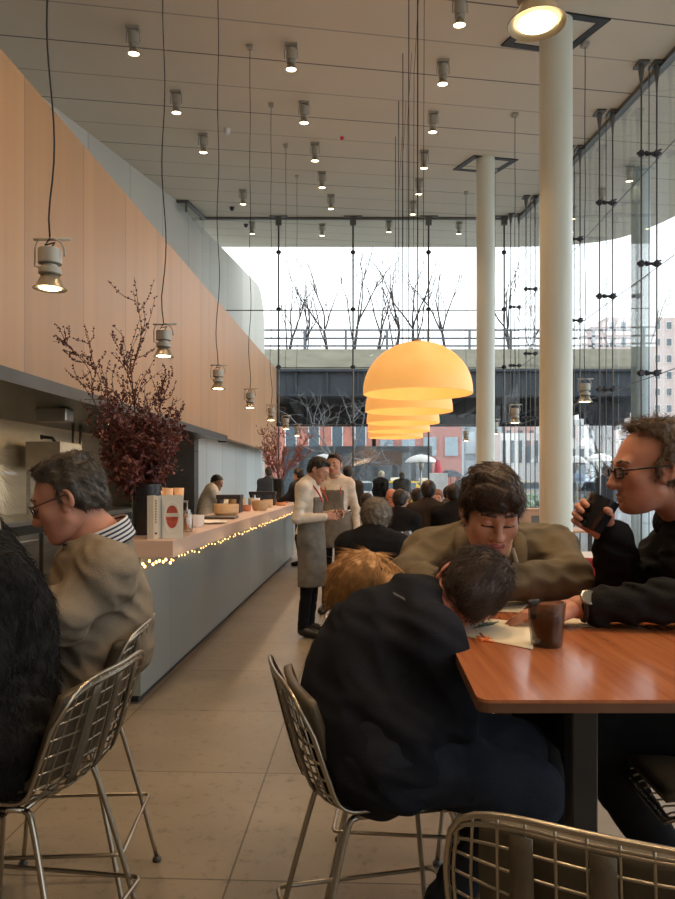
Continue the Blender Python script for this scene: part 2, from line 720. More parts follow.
M_CEIL = ceiling_material()
M_FLOOR = floor_material()
M_WOODWALL = board_material('bulkhead_boards', (0.58, 0.315, 0.145), 1.1, tone=0.16, rough=0.45, grain=(34, 1.2), seam=(0.33, 0.19, 0.11), off=-0.97)
M_WHITEWALL = board_material('pale_concrete_panels', (0.60, 0.58, 0.515), 1.9, tone=0.05, rough=0.7, grain=(6, 4), seam=(0.30, 0.29, 0.26), off=0.3, gap=0.02)
M_PALEPANEL = board_material('pale_panels', (0.62, 0.68, 0.68), 1.35, tone=0.04, rough=0.5, grain=(20, 2), seam=(0.30, 0.33, 0.34), off=0.5, gap=0.02)
M_COUNTERTOP = board_material('counter_wood', (0.58, 0.415, 0.335), 50.0, tone=0.10, rough=0.38, grain=(3, 120))
M_COUNTERBASE = board_material('counter_metal', (0.20, 0.23, 0.225), 1.12, tone=0.10, rough=0.36, grain=(5, 5), seam=(0.12, 0.13, 0.12), off=0.35, gap=0.008)
M_COLUMN = mat('column_paint', (0.74, 0.76, 0.66), rough=0.32, var=0.03, scale=1.0)
M_STEEL = mat('brushed_steel', (0.42, 0.40, 0.36), rough=0.35, metal=1.0, var=0.15, scale=3, stretch=(1, 1, 12))
M_DARKSTEEL = mat('dark_hood_steel', (0.09, 0.085, 0.075), rough=0.35, metal=0.9, var=0.2, scale=2)
M_BLACK = mat('black_paint', (0.02, 0.02, 0.022), rough=0.5, var=0.2)
M_ROD = mat('rod_grey', (0.17, 0.17, 0.16), rough=0.4, metal=0.6, var=0.1)
M_CLAMP = mat('clamp_dark', (0.06, 0.055, 0.065), rough=0.4, metal=0.5, var=0.1)
M_GLASS = glass_mat('wall_glass', (0.95, 0.975, 0.975), 0.055)
M_REARWALL = mat('rear_wall_plaster', (0.55, 0.48, 0.40), rough=0.7, var=0.05)
M_KITCHENWALL = mat('kitchen_steel_wall', (0.55, 0.45, 0.30), rough=0.42, metal=0.5, var=0.12, scale=1.5, stretch=(1, 1, 6))

Y0, YG = -4.0, 19.6            # rear of the room, glass end wall
XR = lambda y: 4.60 + 0.035 * (y - 9.82)      # the long glass wall
XW = lambda y: -4.63 + 0.1115 * (y - 11.9)    # the pale wall behind the timber bulkhead

# ---------------------------------------------------------------- floor and ceiling
fl = MB().prism([(-7.5, Y0), (XR(Y0), Y0), (XR(YG), YG), (-7.5, YG)], -0.2, 0.0).build('floor', M_FLOOR)
tag(fl, 'grey brown limestone tile floor of the dining room', 'floor', kind='structure')
out = [(-9.5, Y0), (9.13, Y0)] + [(9.13, 19.5), (9.12, 20.2), (9.0, 21.5), (8.75, 22.4), (8.3, 23.0), (7.5, 23.5), (6.2, 23.84)] + [(-9.5, 23.8)]
ce = MB().prism(out, lambda x, y: ceil_z(y), lambda x, y: ceil_z(y) + 0.5).build('ceiling', M_CEIL)
tag(ce, 'sloping beige panel ceiling with fine dark joints', 'ceiling', kind='structure')

# flat black strips, painted shade of the open square slots round the columns
def slot_shade_strips(cx, cy, r=0.70, w=0.16):
    d0, d1 = np.array([0.868, -0.496]), np.array([0.496, 0.868])
    c = np.array([cx, cy])
    cor = [c - d0 * r, c - d1 * r, c + d0 * r, c + d1 * r]
    inn = [c + (q - c) * (1 - w * 1.5) for q in cor]
    mb = MB()
    for i in range(4):
        j = (i + 1) % 4
        poly = [cor[i], cor[j], inn[j], inn[i]]
        mb.prism([tuple(q) for q in poly], lambda x, y: ceil_z(y) - 0.02, lambda x, y: ceil_z(y) + 0.01, 0)
    mb.prism([tuple(q) for q in inn], lambda x, y: ceil_z(y) - 0.008, lambda x, y: ceil_z(y) + 0.01, 1)
    return mb


for i, (x, y) in enumerate([(2.80, 9.32), (3.05, 14.9)]):
    o = slot_shade_strips(x, y).build('trim_%d' % (i + 1), [M_BLACK, M_CEIL])
    tag(o, ['black square slot frame in the ceiling round the thick column', 'black square slot frame in the ceiling round the slimmer column'][i], 'ceiling trim', kind='structure')

# ---------------------------------------------------------------- columns
for (x, y, r, lab) in ((2.73, 9.0, 0.200, 'thick round cream column beside the man drinking'), (2.98, 14.5, 0.184, 'slimmer round cream column nearer the glass end wall'),
                       (6.40, 15.2, 0.19, 'round column standing outdoors beyond the glass wall')):
    zt = ceil_z(y)
    mb = MB().lathe([(r, 0.0), (r, zt + 0.01)], (x, y, 0), 48)
    mb.lathe([(r + 0.012, 0.0), (r + 0.012, 0.06), (r, 0.06)], (x, y, 0), 48)
    tag(mb.build('column', M_COLUMN if y != 15.2 else mat('column_paint_outdoor', (0.50, 0.60, 0.62), rough=0.4, var=0.03)), lab, 'column', kind='structure')  # outdoor column only: bluish tint of daylight put into its colour

# ---------------------------------------------------------------- walls
def wallbox(name, a, t, y0, y1, z0, z1, m, label):
    p = [(along(a, y0) - t, y0), (along(a, y0), y0), (along(a, y1), y1), (along(a, y1) - t, y1)]
    return tag(MB().prism(p, z0, z1).build(name, m), label, 'wall', kind='structure')


wallbox('wall_timber', -2.6, 0.12, 1.2, 19.45, 2.20, 4.46, M_WOODWALL, 'long timber bulkhead of tall boards above the counter')
wallbox('wall_kitchen', -4.2, 0.15, 1.0, 11.2, 0.0, 2.45, M_KITCHENWALL, 'stainless steel back wall of the open kitchen')
wallbox('wall_panelled', -3.0, 0.12, 12.4, 19.5, 0.0, 3.4, M_PALEPANEL, 'pale blue grey panelled wall behind the counter')
# the pale wall above and behind the bulkhead; runs out past the glass and ends in a rounded corner
def pale_wall():
    t = 0.25
    y0, y1 = 3.0, 28.0
    def top(y):
        return ceil_z(y) + 0.02 if y <= 17.9 else 8.36 + (y - 17.9) * 0.045
    ys = list(np.linspace(y0, 17.9, 6)) + list(np.linspace(17.95, 26.8, 5))
    tops = [(y, top(y)) for y in ys]
    zr = top(26.8)
    for a in np.linspace(0, math.pi / 2, 7)[1:]:
        tops.append((26.8 + 1.2 * math.sin(a), zr - 1.5 * (1 - math.cos(a))))
    n = len(tops)
    V, Fq = [], []
    for (y, z) in tops:
        x = XW(y)
        zb = 3.6 if y < 19.6 else 0.0
        V += [(x, y, z), (x, y, zb), (x - t, y, z), (x - t, y, zb)]
    for i in range(n - 1):
        a, b = 4 * i, 4 * (i + 1)
        Fq += [(a, a + 1, b + 1, b), (a + 2, b + 2, b + 3, a + 3), (a, b, b + 2, a + 2), (a + 1, a + 3, b + 3, b + 1)]
    Fq += [(0, 2, 3, 1), (4 * n - 4, 4 * n - 3, 4 * n - 1, 4 * n - 2)]
    return link_mesh('wall_upper', V, Fq, M_WHITEWALL)


tag(pale_wall(), 'tall pale concrete wall above the timber bulkhead with rounded outdoor end', 'wall', kind='structure')
tag(MB().prism([(-7.6, Y0), (-7.5, Y0), (-7.5, YG), (-7.6, YG)], 0, lambda x, y: ceil_z(y)).build('wall_left', M_REARWALL), 'plain wall closing the kitchen side of the room', 'wall', kind='structure')  # unseen side wall, added to cut down the daylight
tag(MB().prism([(-7.6, Y0 - 0.2), (4.3, Y0 - 0.2), (4.3, Y0), (-7.6, Y0)], 0, lambda x, y: ceil_z(y) + 0.01).build('wall_rear', M_REARWALL), 'plain wall behind the photographer', 'wall', kind='structure')  # unseen rear wall, added against daylight from behind the viewpoint
# dark doorway between kitchen and panelled wall
mb = MB()
mb.prism([(along(-3.55, 12.1), 12.1), (along(-3.0, 12.1), 12.1), (along(-3.0, 12.38), 12.38), (along(-3.55, 12.38), 12.38)], 0, 2.6)
tag(mb.build('wall_doorway', mat('doorway_grey', (0.09, 0.085, 0.08), rough=0.6)), 'dark grey pier at the kitchen doorway', 'wall', kind='structure')
mb = MB().prism([(-6.5, 13.6), (along(-3.55, 13.6), 13.6), (along(-3.55, 13.8), 13.8), (-6.5, 13.8)], 0, 3.4)
tag(mb.build('wall_passage', mat('passage_dark', (0.03, 0.03, 0.032), rough=0.7)), 'dark passage wall beyond the kitchen doorway', 'wall', kind='structure')
# the far end of the open kitchen
mb = MB().prism([(along(-4.2, 11.2), 11.2), (along(-3.5, 11.2), 11.2), (along(-3.5, 11.35), 11.35), (along(-4.2, 11.35), 11.35)], 0, 2.45)
tag(mb.build('wall_galley', M_DARKSTEEL), 'dark steel end of the kitchen line', 'wall', kind='structure')

# ---------------------------------------------------------------- glass walls
ZN = [2.97, 4.52, 6.08, 7.62]          # heights of the glass joints
GX = [-1.59, 0.42, 2.46, 4.50]
win = tag(thing('window_1', 'tall frameless glass end wall hung from steel rods', 'glass wall', (0, YG, 0)), kind='structure')
xs = [-3.72, -1.59, 0.42, 2.46, XR(YG)]
zs = [0.0] + ZN + [ceil_z(YG)]
for i in range(4):
    for j in range(5):
        mb = MB().box(((xs[i] + xs[i + 1]) / 2, 0.0, (zs[j] + zs[j + 1]) / 2), (xs[i + 1] - xs[i] - 0.012, 0.012, zs[j + 1] - zs[j] - 0.012))
        mb.build('pane', M_GLASS, win)
for z in ZN[:3]:
    MB().box((0.45, -0.02, z), (8.3, 0.016, 0.026)).build('joint', M_ROD, win)
for x in GX:
    zt = ceil_z(YG)
    rod = MB().tube([(x, -0.16, 0.0), (x, -0.16, zt - 0.1)], 0.024, 8).build('rod', M_ROD, win)
    MB().box((x, -0.16, zt - 0.03), (0.5, 0.12, 0.05)).box((x, -0.16, zt - 0.16), (0.16, 0.08, 0.22)).build('head_bracket', M_ROD, rod)
    for z in ZN:
        MB().ball((x, -0.15, z), (0.075, 0.06, 0.06), 10).box((x, -0.08, z), (0.05, 0.15, 0.04)).build('clamp', M_CLAMP, rod)
MB().box((0.45, 0.0, ceil_z(YG) - 0.03), (8.4, 0.09, 0.06)).build('head_rail', M_ROD, win)

win = tag(thing('window_2', 'long frameless glass side wall with triple rods and clamps', 'glass wall', (0, 0, 0)), kind='structure')
GY = [y for y in np.arange(10.2 - 1.8 * 7, 19.5, 1.8)]
ang = -0.035
for i in range(len(GY)):
    y0, y1 = GY[i], (GY[i + 1] if i + 1 < len(GY) else YG)
    zz = [0.0, 2.97, 4.52, 6.08]
    zz = [z for z in zz if z < ceil_z(y0) - 0.3] + [None]
    for j in range(len(zz) - 1):
        p = [(XR(y0) , y0 + 0.008), (XR(y0) + 0.012, y0 + 0.008), (XR(y1) + 0.012, y1 - 0.008), (XR(y1), y1 - 0.008)]
        top = (lambda x, y: ceil_z(y)) if zz[j + 1] is None else zz[j + 1] - 0.006
        MB().prism(p, zz[j] + 0.006, top).build('pane', M_GLASS, win)
for z in (2.97, 4.52, 6.08):
    MB().prism([(XR(4.8) - 0.012, 4.8), (XR(4.8) - 0.004, 4.8), (XR(YG) - 0.004, YG), (XR(YG) - 0.012, YG)], z - 0.006, z + 0.006).build('joint', M_ROD, win)
for y in GY[6:]:
    zt = ceil_z(y)
    x = XR(y) - 0.20
    rod = None
    for dy, r, dx in ((0, 0.012, -0.11), (0, 0.012, 0.11), (0.0, 0.007, 0.0)):
        q = MB().tube([(x + dx, y + dy, 0.0), (x + dx, y + dy, zt - 0.05)], r, 8).build('rod', M_ROD, win)
        if rod is None:
            rod = q
    mb = MB()
    for dx in (-0.11, 0.11):
        mb.lathe([(0.012, zt - 0.42), (0.018, zt - 0.28), (0.04, zt - 0.14), (0.045, zt - 0.02)], (x + dx, y, 0), 10)
        mb.box((x + dx, y, zt - 0.03), (0.15, 0.22, 0.03))
    mb.build('head_bracket', M_ROD, rod)
    for z in (2.97, 4.52, 6.08):
        if z < zt - 0.4:
            mb = MB()
            for dx in (-0.11, 0.11):
                mb.box((x + dx, y, z), (0.07, 0.06, 0.09), bev=0.012)
            mb.tube([(x - 0.17, y, z), (x + 0.17, y, z)], 0.022, 8)
            mb.tube([(x - 0.05, y, z + 0.03), (x + 0.15, y + 0.06, z - 0.03)], 0.014, 6).tube([(x - 0.05, y, z - 0.03), (x + 0.15, y - 0.06, z + 0.03)], 0.014, 6)
            mb.build('clamp', M_CLAMP, rod)
MB().prism([(XR(Y0) - 0.05, Y0), (XR(Y0) + 0.07, Y0), (XR(YG) + 0.07, YG), (XR(YG) - 0.05, YG)], lambda x, y: ceil_z(y) - 0.07, lambda x, y: ceil_z(y)).build('head_rail', M_ROD, win)

# small glazed return where the pale wall drops below the ceiling
win = tag(thing('window_3', 'narrow clerestory glass between the pale wall and ceiling', 'glass wall', (0, 0, 0)), kind='structure')
MB().prism([(XW(17.85), 17.8), (-3.74, 17.8), (-3.74, 17.82), (XW(17.85), 17.82)], 8.1, ceil_z(17.8)).build('pane', M_GLASS, win)
MB().prism([(-3.75, 17.8), (-3.73, 17.8), (-3.62, YG), (-3.64, YG)], 8.1, lambda x, y: ceil_z(y)).build('pane', M_GLASS, win)
MB().box((-3.74, 17.8, 8.4), (0.05, 0.05, 0.62)).prism([(-3.80, 17.8), (-3.68, 17.8), (-3.57, YG), (-3.69, YG)], lambda x, y: ceil_z(y) - 0.06, lambda x, y: ceil_z(y)).box((-4.0, 17.8, ceil_z(17.8) - 0.03), (0.6, 0.06, 0.06)).build('head_rail', M_ROD, win)

# ---------------------------------------------------------------- kitchen under the bulkhead
hood = thing('extractor_hood', 'long dark steel extractor hood under the timber bulkhead', 'extractor hood', (along(-3.4, 6.5), 6.5, 2.1))
def pr(a0, a1, y0, y1):
    return [(along(a0, y0), y0), (along(a1, y0), y0), (along(a1, y1), y1), (along(a0, y1), y1)]


O = tuple(hood.location)
mb = MB().prism(pr(-4.18, -2.50, 1.5, 12.0), 2.14, 2.19)
mb.build('canopy', M_DARKSTEEL, hood, O)
mb = MB().prism(pr(-2.52, -2.42, 1.5, 12.0), 2.10, 2.195).prism(pr(-2.56, -2.42, 11.9, 12.0), 2.08, 2.195)
mb.build('lip', M_DARKSTEEL, hood, O)
M_HOODLAMP = mat('hood_lamp_glow', (1, 0.8, 0.5), emit=(1.0, 0.70, 0.30), estr=5.0)
for y in (7.1, 8.9, 10.7):
    MB().box((along(-3.2, y), y, 2.135), (0.10, 0.14, 0.02)).build('lamp', M_HOODLAMP, hood, O)
MB().box((along(-3.05, 6.9), 6.9, 2.07), (0.30, 0.2, 0.13), bev=0.01).build('control_box', M_STEEL, hood, O)

M_OVEN = mat('oven_steel', (0.40, 0.37, 0.31), rough=0.35, metal=0.8, var=0.1)
rg = thing('kitchen_range', 'long dark steel cooking range along the kitchen wall', 'kitchen range', (along(-3.8, 6.5), 6.5, 0))
O = tuple(rg.location)
MB().prism(pr(-4.15, -3.45, 4.0, 11.0), 0.02, 1.0).build('body', M_DARKSTEEL, rg, O)
MB().prism(pr(-4.18, -3.42, 4.0, 11.0), 1.0, 1.05).build('top', M_STEEL, rg, O)
for y in np.arange(4.5, 10.6, 1.0):
    d = MB().prism(pr(-3.45, -3.43, y, y + 0.9), 0.2, 0.9).build('door', M_STEEL, rg, O)
    MB().tube([(along(-3.40, y + 0.1), y + 0.1, 0.84), (along(-3.40, y + 0.8), y + 0.8, 0.84)], 0.012).build('handle', M_STEEL, d, O)
sal = thing('salamander_grill', 'boxy steel grill with black lever on the kitchen range', 'grill', (along(-3.85, 8.7), 8.7, 1.05))
O = tuple(sal.location)
MB().prism(pr(-4.05, -3.65, 8.4, 9.0), 1.60, 1.90).build('body', M_OVEN, sal, O)
for a in (-4.03, -3.67):
    for y in (8.43, 8.97):
        MB().box((along(a, y), y, 1.33), (0.04, 0.04, 0.56)).build('leg', M_STEEL, sal, O)
q = np.array([along(-3.75, 8.55), 8.55, 1.90])
MB().tube([q + (0, 0, -0.02), q + (-0.05, -0.02, 0.05), q + (-0.14, -0.06, 0.06)], 0.02).tube([q + (-0.14, -0.06, 0.06), q + (-0.17, -0.07, 0.055)], 0.028).build('lever', M_BLACK, sal, O)
sh = thing('pass_shelf', 'steel shelf with slim posts over the kitchen pass', 'shelf', (along(-3.3, 6.0), 6.0, 1.05))
O = tuple(sh.location)
MB().prism(pr(-3.66, -3.42, 4.3, 6.9), 1.50, 1.53).build('board', M_STEEL, sh, O)
for y in (4.4, 6.8):
    MB().tube([(along(-3.6, y), y, 1.05), (along(-3.6, y), y, 1.51)], 0.014).build('post', M_STEEL, sh, O)
pp = thing('gas_pipe', 'pair of upright steel pipes behind the branches', 'pipe', (along(-3.9, 8.9), 8.9, 1.05))
O = tuple(pp.location)
for q in (0, 0.22):
    MB().tube([(along(-3.7, 8.9 + q), 8.9 + q, 1.05), (along(-3.7, 8.9 + q), 8.9 + q, 2.15)], 0.02).build('tube', M_STEEL, pp, O)
pan = thing('frying_pan', 'pan of golden fried food on the steel pass shelf', 'pan', (along(-3.54, 6.3), 6.3, 1.53))
O = tuple(pan.location)
MB().lathe([(0.0, 0.004), (0.13, 0.004), (0.17, 0.045), (0.165, 0.047), (0.125, 0.012), (0, 0.012)], seg=24).build('pan_body', M_STEEL, pan)
mb = MB()
for i in range(18):
    a, r = rng.uniform(0, 6.28), rng.uniform(0, 0.1)
    mb.ball((r * math.cos(a), r * math.sin(a), 0.035 + rng.uniform(0, 0.02)), rng.uniform(0.018, 0.03), 8)
mb.build('fried_food', mat('fried_gold', (0.75, 0.5, 0.15), rough=0.5), pan)

# ---------------------------------------------------------------- the long counter
M_COUNTEREND = board_material('counter_wood_end', (0.55, 0.34, 0.20), 50.0, tone=0.10, rough=0.38, grain=(60, 4))
CT = 1.057                        # counter height
FA, BA, CY0, CY1 = -1.278, -1.90, 4.6, 13.6
cnt = thing('bar_counter', 'long bar counter with pink brown wood top and grey green metal front', 'bar counter', (along(-1.6, 9), 9, 0))
O = tuple(cnt.location)
mb = MB().prism(pr(BA, FA, CY0, CY1), CT - 0.105, CT, 0)
t = mb.build('worktop', M_COUNTERTOP, cnt, O)
mb = MB().prism(pr(BA + 0.05, -1.49, CY0 + 0.02, CY1 - 0.05), 0.06, CT - 0.105, 0)
mb.build('front_panel', M_COUNTERBASE, cnt, O)
mb = MB().prism(pr(BA + 0.05, -1.53, CY0 + 0.1, CY1 - 0.1), 0.0, 0.06, 0)
mb.build('plinth', M_BLACK, cnt, O)
# ================================================================ outdoors beyond the glass
M_PAVE = mat('wet_pavement', (0.30, 0.31, 0.32), rough=0.35, var=0.15, scale=0.7)
M_VCONC = mat('parapet_concrete', (0.28, 0.262, 0.20), rough=0.8, var=0.15, scale=1.2, stretch=(1, 1, 4))
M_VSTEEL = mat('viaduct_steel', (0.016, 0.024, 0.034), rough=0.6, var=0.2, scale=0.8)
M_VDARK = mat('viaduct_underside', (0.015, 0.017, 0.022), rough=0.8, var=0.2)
M_RAIL = mat('viaduct_rail', (0.12, 0.13, 0.15), rough=0.5, metal=0.3, var=0.1)
M_BRICK = mat('red_brick', (0.50, 0.20, 0.15), rough=0.8, var=0.18, scale=1.5)
M_BRICKPALE = mat('pale_brick', (0.55, 0.38, 0.34), rough=0.8, var=0.15, scale=1.0)
M_STONEWHITE = mat('white_stone', (0.74, 0.74, 0.72), rough=0.7, var=0.08)
M_WINPANE = mat('window_dark', (0.10, 0.14, 0.17), rough=0.15, var=0.2)
M_BLUEGREY = mat('blue_grey_cladding', (0.30, 0.38, 0.42), rough=0.6, var=0.1)
M_BARK = mat('bare_bark', (0.05, 0.042, 0.04), rough=0.9, var=0.2)
M_BARKPALE = mat('silver_bark', (0.23, 0.23, 0.24), rough=0.8, var=0.2)
M_WHITE = mat('white_enamel', (0.82, 0.82, 0.80), rough=0.4, var=0.03)
M_TAXI = mat('taxi_yellow', (0.85, 0.55, 0.02), rough=0.3, var=0.05, coat=0.5)
M_CARWHITE = mat('car_white', (0.75, 0.76, 0.77), rough=0.3, var=0.05, coat=0.5)
M_TYRE = mat('tyre_rubber', (0.02, 0.02, 0.02), rough=0.8)
M_REDCLOTH = mat('red_cloth', (0.70, 0.03, 0.06), rough=0.7, var=0.1)

g = MB().prism([(-60, 19.7), (70, 19.7), (70, 130), (-60, 130)], -0.25, -0.03).prism([(4.8, -10), (70, -10), (70, 19.7), (4.95, 19.7)], -0.25, -0.03)
tag(g.build('pavement', M_PAVE), 'wet grey pavement and street outside the glass', 'pavement', kind='structure')

# ---------------------------------------------------------------- the raised railway
VY = 35.0
via = thing('railway_viaduct', 'raised railway viaduct with concrete parapet crossing beyond the glass', 'viaduct', (0, VY, 0))
x0, x1 = -16.0, 14.4
zt = EYE + 131 * VY / FOC
MB().box(((x0 + x1) / 2, 0.0, zt - 0.5), (x1 - x0, 0.5, 1.0)).build('parapet', M_VCONC, via)
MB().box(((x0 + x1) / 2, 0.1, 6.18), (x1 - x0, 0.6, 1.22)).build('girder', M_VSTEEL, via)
mb = MB().box(((x0 + x1) / 2, 0.0, 6.76), (x1 - x0, 0.9, 0.12)).box(((x0 + x1) / 2, 0.0, 5.58), (x1 - x0, 0.9, 0.10))
for x in np.arange(x0 + 0.5, x1, 1.5):
    mb.box((x, -0.25, 6.18), (0.10, 0.2, 1.15))
mb.build('girder_rib', M_VSTEEL, via)
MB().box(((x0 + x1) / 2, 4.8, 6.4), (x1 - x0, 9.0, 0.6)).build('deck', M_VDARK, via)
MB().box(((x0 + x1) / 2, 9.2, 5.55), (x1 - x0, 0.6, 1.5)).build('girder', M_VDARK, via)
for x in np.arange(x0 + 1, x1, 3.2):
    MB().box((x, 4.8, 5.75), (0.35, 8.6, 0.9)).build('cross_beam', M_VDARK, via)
mb = MB()
for dz in (0.18, 0.55, 0.95):
    mb.tube([(x0, -0.1, zt + dz), (x1, -0.1, zt + dz)], 0.05, 6)
rail = mb.build('railing', M_RAIL, via)
for x in np.arange(x0 + 0.4, x1, 2.0):
    MB().box((x, -0.1, zt + 0.48), (0.12, 0.12, 0.98)).build('railing_post', M_RAIL, rail)
for x in (-11.0, 13.4):
    p = MB().box((x, 1.2, 2.8), (0.72, 0.72, 5.65)).build('pier', M_VDARK, via)
    mb = MB()
    for sx in (-1, 1):
        for q in range(5):
            z0 = 4.0 + 0.30 * q
            mb.box((x + sx * (0.48 + 0.27 * q), 1.2, (z0 + 5.6) / 2), (0.28, 0.7, 5.6 - z0))
    mb.build('bracket', M_VDARK, p)

# ---------------------------------------------------------------- bare trees
def grow(mb, p, d, L, r, depth, spread, up, rr, fork=(2, 4)):
    n = 5
    path = [p]
    q = np.array(p, float)
    dd = unit(d)
    for i in range(n):
        dd = unit(dd + rr.normal(size=3) * 0.11 + np.array([0, 0, up]) * 0.05)
        q = q + dd * L / n
        path.append(q.copy())
    mb.tube(path, np.linspace(r, r * 0.55, n + 1), 5 if depth else 4, cap=False)
    if depth <= 0:
        return
    for k in range(rr.integers(*fork)):
        i = rr.integers(2, n + 1)
        s = unit(dd + rr.normal(size=3) * spread + np.array([0, 0, up]) * 0.3)
        grow(mb, path[i], s, L * rr.uniform(0.5, 0.8), r * 0.5, depth - 1, spread, up, rr, fork)
    grow(mb, path[-1], dd, L * 0.7, r * 0.55, depth - 1, spread, up, rr, fork)


def bare_tree(name, base, height, r, label, m, seed, group=None, lean=0.0, depth=4, spread=0.55, up=0.5, fork=(2, 4)):
    rr = np.random.default_rng(seed)
    t = thing(name, label, 'tree', base, group=group)
    mb = MB()
    trunk = [(0, 0, 0), (lean * 0.2, 0, height * 0.16), (lean * 0.5, 0.02, height * 0.33)]
    mb.tube(trunk, [r, r * 0.85, r * 0.7], 7)
    mb.build('trunk', m, t)
    mb = MB()
    for k in range(4):
        a = rr.uniform(0, 6.28)
        grow(mb, trunk[2 if k else 1], (math.cos(a) * spread + lean * 0.2, math.sin(a) * spread, 1.0), height * 0.27, r * 0.5, depth - 1, spread, up, rr, fork)
    mb.build('branches', m, t)
    return t


tp = [(286, 3.8, 'slender bare tree above the railing beside the glass corner'), (303, 3.4, 'small bare tree above the railing near the timber end'),
      (330, 4.6, 'bare tree with crossing limbs above the viaduct railing'), (352, 5.2, 'tallest bare tree above the railing behind a rod'),
      (374, 4.2, 'bare forked tree above the railing before the lamps'), (393, 4.6, 'thin bare tree above the railing over the orange dome'),
      (412, 4.9, 'bare twiggy tree right over the orange dome lamp'), (448, 4.4, 'bare tree above the railing beside the slimmer column'),
      (512, 4.6, 'bare tree above the railing between the two columns'), (527, 3.8, 'small bare tree above the railing beside the thick column'),
      (647, 4.6, 'faint bare tree above the railing beyond the outdoor column')]
for i, (px, h, lab) in enumerate(tp):
    bare_tree('bare_tree', (PX(px, 36.6), 36.6, 6.72), h * 1.35 + 0.8, 0.10, lab, M_BARK, 40 + i, 'bare trees on the viaduct', lean=rng.uniform(-0.8, 0.8), depth=3, spread=0.4, up=0.9, fork=(1, 3))
bare_tree('street_tree', (PX(346, 27.5), 27.5, -0.03), 5.6, 0.13, 'spreading silvery bare tree on the pavement before the viaduct', M_BARKPALE, 9, lean=-0.3, depth=5, spread=0.95, up=0.15, fork=(2, 4))

# ---------------------------------------------------------------- buildings across the street
def building(name, x0, x1, y, h, m, label, nx, nz, wz0, wm=M_WINPANE, depth=8.0, frac=(0.5, 0.6), z0=0.0, cornice=None, yaw=0.0, frame=None):
    w = x1 - x0
    t = thing(name, label, 'building', ((x0 + x1) / 2, y, -0.03), yaw)
    MB().box((0, depth / 2, h / 2), (w, depth, h)).build('walls', m, t)
    dx, dz = w / nx, (h - wz0) / nz
    for i in range(nx):
        for j in range(nz):
            cx, cz = -w / 2 + dx * (i + 0.5), wz0 + dz * (j + 0.5)
            f = MB().box((cx, -0.03, cz), (dx * frac[0] + 0.16, 0.1, dz * frac[1] + 0.16)).build('window', frame or m, t)
            MB().box((cx, -0.09, cz), (dx * frac[0], 0.04, dz * frac[1])).build('pane', wm, f)
    if cornice:
        MB().box((0, -0.15, h + 0.15), (w + 0.3, 0.6, 0.4)).build('cornice', cornice, t)
    return t


building('brick_building', PX(256, 58), PX(372, 58), 58, 10.5, M_BRICK, 'orange red brick building seen under the viaduct behind the street tree', 5, 2, 3.4, frac=(0.42, 0.55), frame=M_STONEWHITE)
building('brick_building', PX(376, 58), PX(462, 58), 58, 10.5, mat('brown_brick', (0.42, 0.20, 0.17), rough=0.8, var=0.18), 'brown brick building seen under the viaduct behind the dome lamps', 4, 3, 3.0, wm=M_BLUEGREY, frac=(0.6, 0.6))
building('glass_building', PX(464, 71), PX(502, 71), 71, 9.5, M_BLUEGREY, 'blue grey glazed building behind the slimmer column', 3, 3, 1.0, wm=mat('pane_blue', (0.45, 0.55, 0.6), rough=0.15), frac=(0.75, 0.75))
building('stone_building', PX(500, 62), PX(548, 62), 62, 5.6, M_STONEWHITE, 'low white stone building with arched bays between the columns', 6, 1, 2.4, frac=(0.45, 0.6))
building('brick_building', PX(503, 74), PX(560, 74), 74, 9.3, M_BRICKPALE, 'pinkish brick block rising behind the white stone building', 5, 3, 3.0, frac=(0.4, 0.5))
building('stone_building', PX(560, 60), PX(612, 60), 60, 6.6, M_STONEWHITE, 'white stone building under the viaduct beyond the thick column', 6, 2, 2.6, frac=(0.45, 0.55))
building('brick_building', PX(606, 78), PX(720, 78), 78, 19.2, mat('hazy_brick', (0.60, 0.50, 0.48), rough=0.8, var=0.12), 'tall hazy pink brick building beyond the outdoor column', 10, 9, 3.0, frac=(0.42, 0.42), frame=M_STONEWHITE)  # paleness of distant haze is put into the brick colour
building('dark_building', PX(560, 50), PX(680, 50), 50, 3.1, mat('shopfront_dark', (0.10, 0.11, 0.13), rough=0.5), 'low dark shopfront with lit windows behind the patio heaters', 9, 1, 0.5, wm=M_BLUEGREY, frac=(0.6, 0.6), depth=3)
building('dark_building', PX(283, 44), PX(432, 44), 44, 3.6, mat('kiosk_slate', (0.17, 0.20, 0.23), rough=0.5, var=0.25, scale=0.8), 'dark slate glazed frontage behind the standing diners', 8, 1, 0.4, wm=mat('pane_slate', (0.22, 0.28, 0.33), rough=0.1, var=0.3), frac=(0.7, 0.75), depth=3)
mb = MB().box((PX(383, 38), 38, 2.65), (2.0, 0.35, 0.75))
tag(mb.build('awning_beam', mat('rust_brown', (0.13, 0.09, 0.08), rough=0.8)), 'brown canopy box above the street behind the dome lamps', 'canopy').location = (0, 0, 0)
mb = MB()
for dx in (-0.9, 0.9):
    mb.box((PX(383, 38) + dx, 38, 1.12), (0.12, 0.12, 2.31))
tag(mb.build('canopy_support', M_RAIL), 'steel supports holding the brown canopy box', 'support')

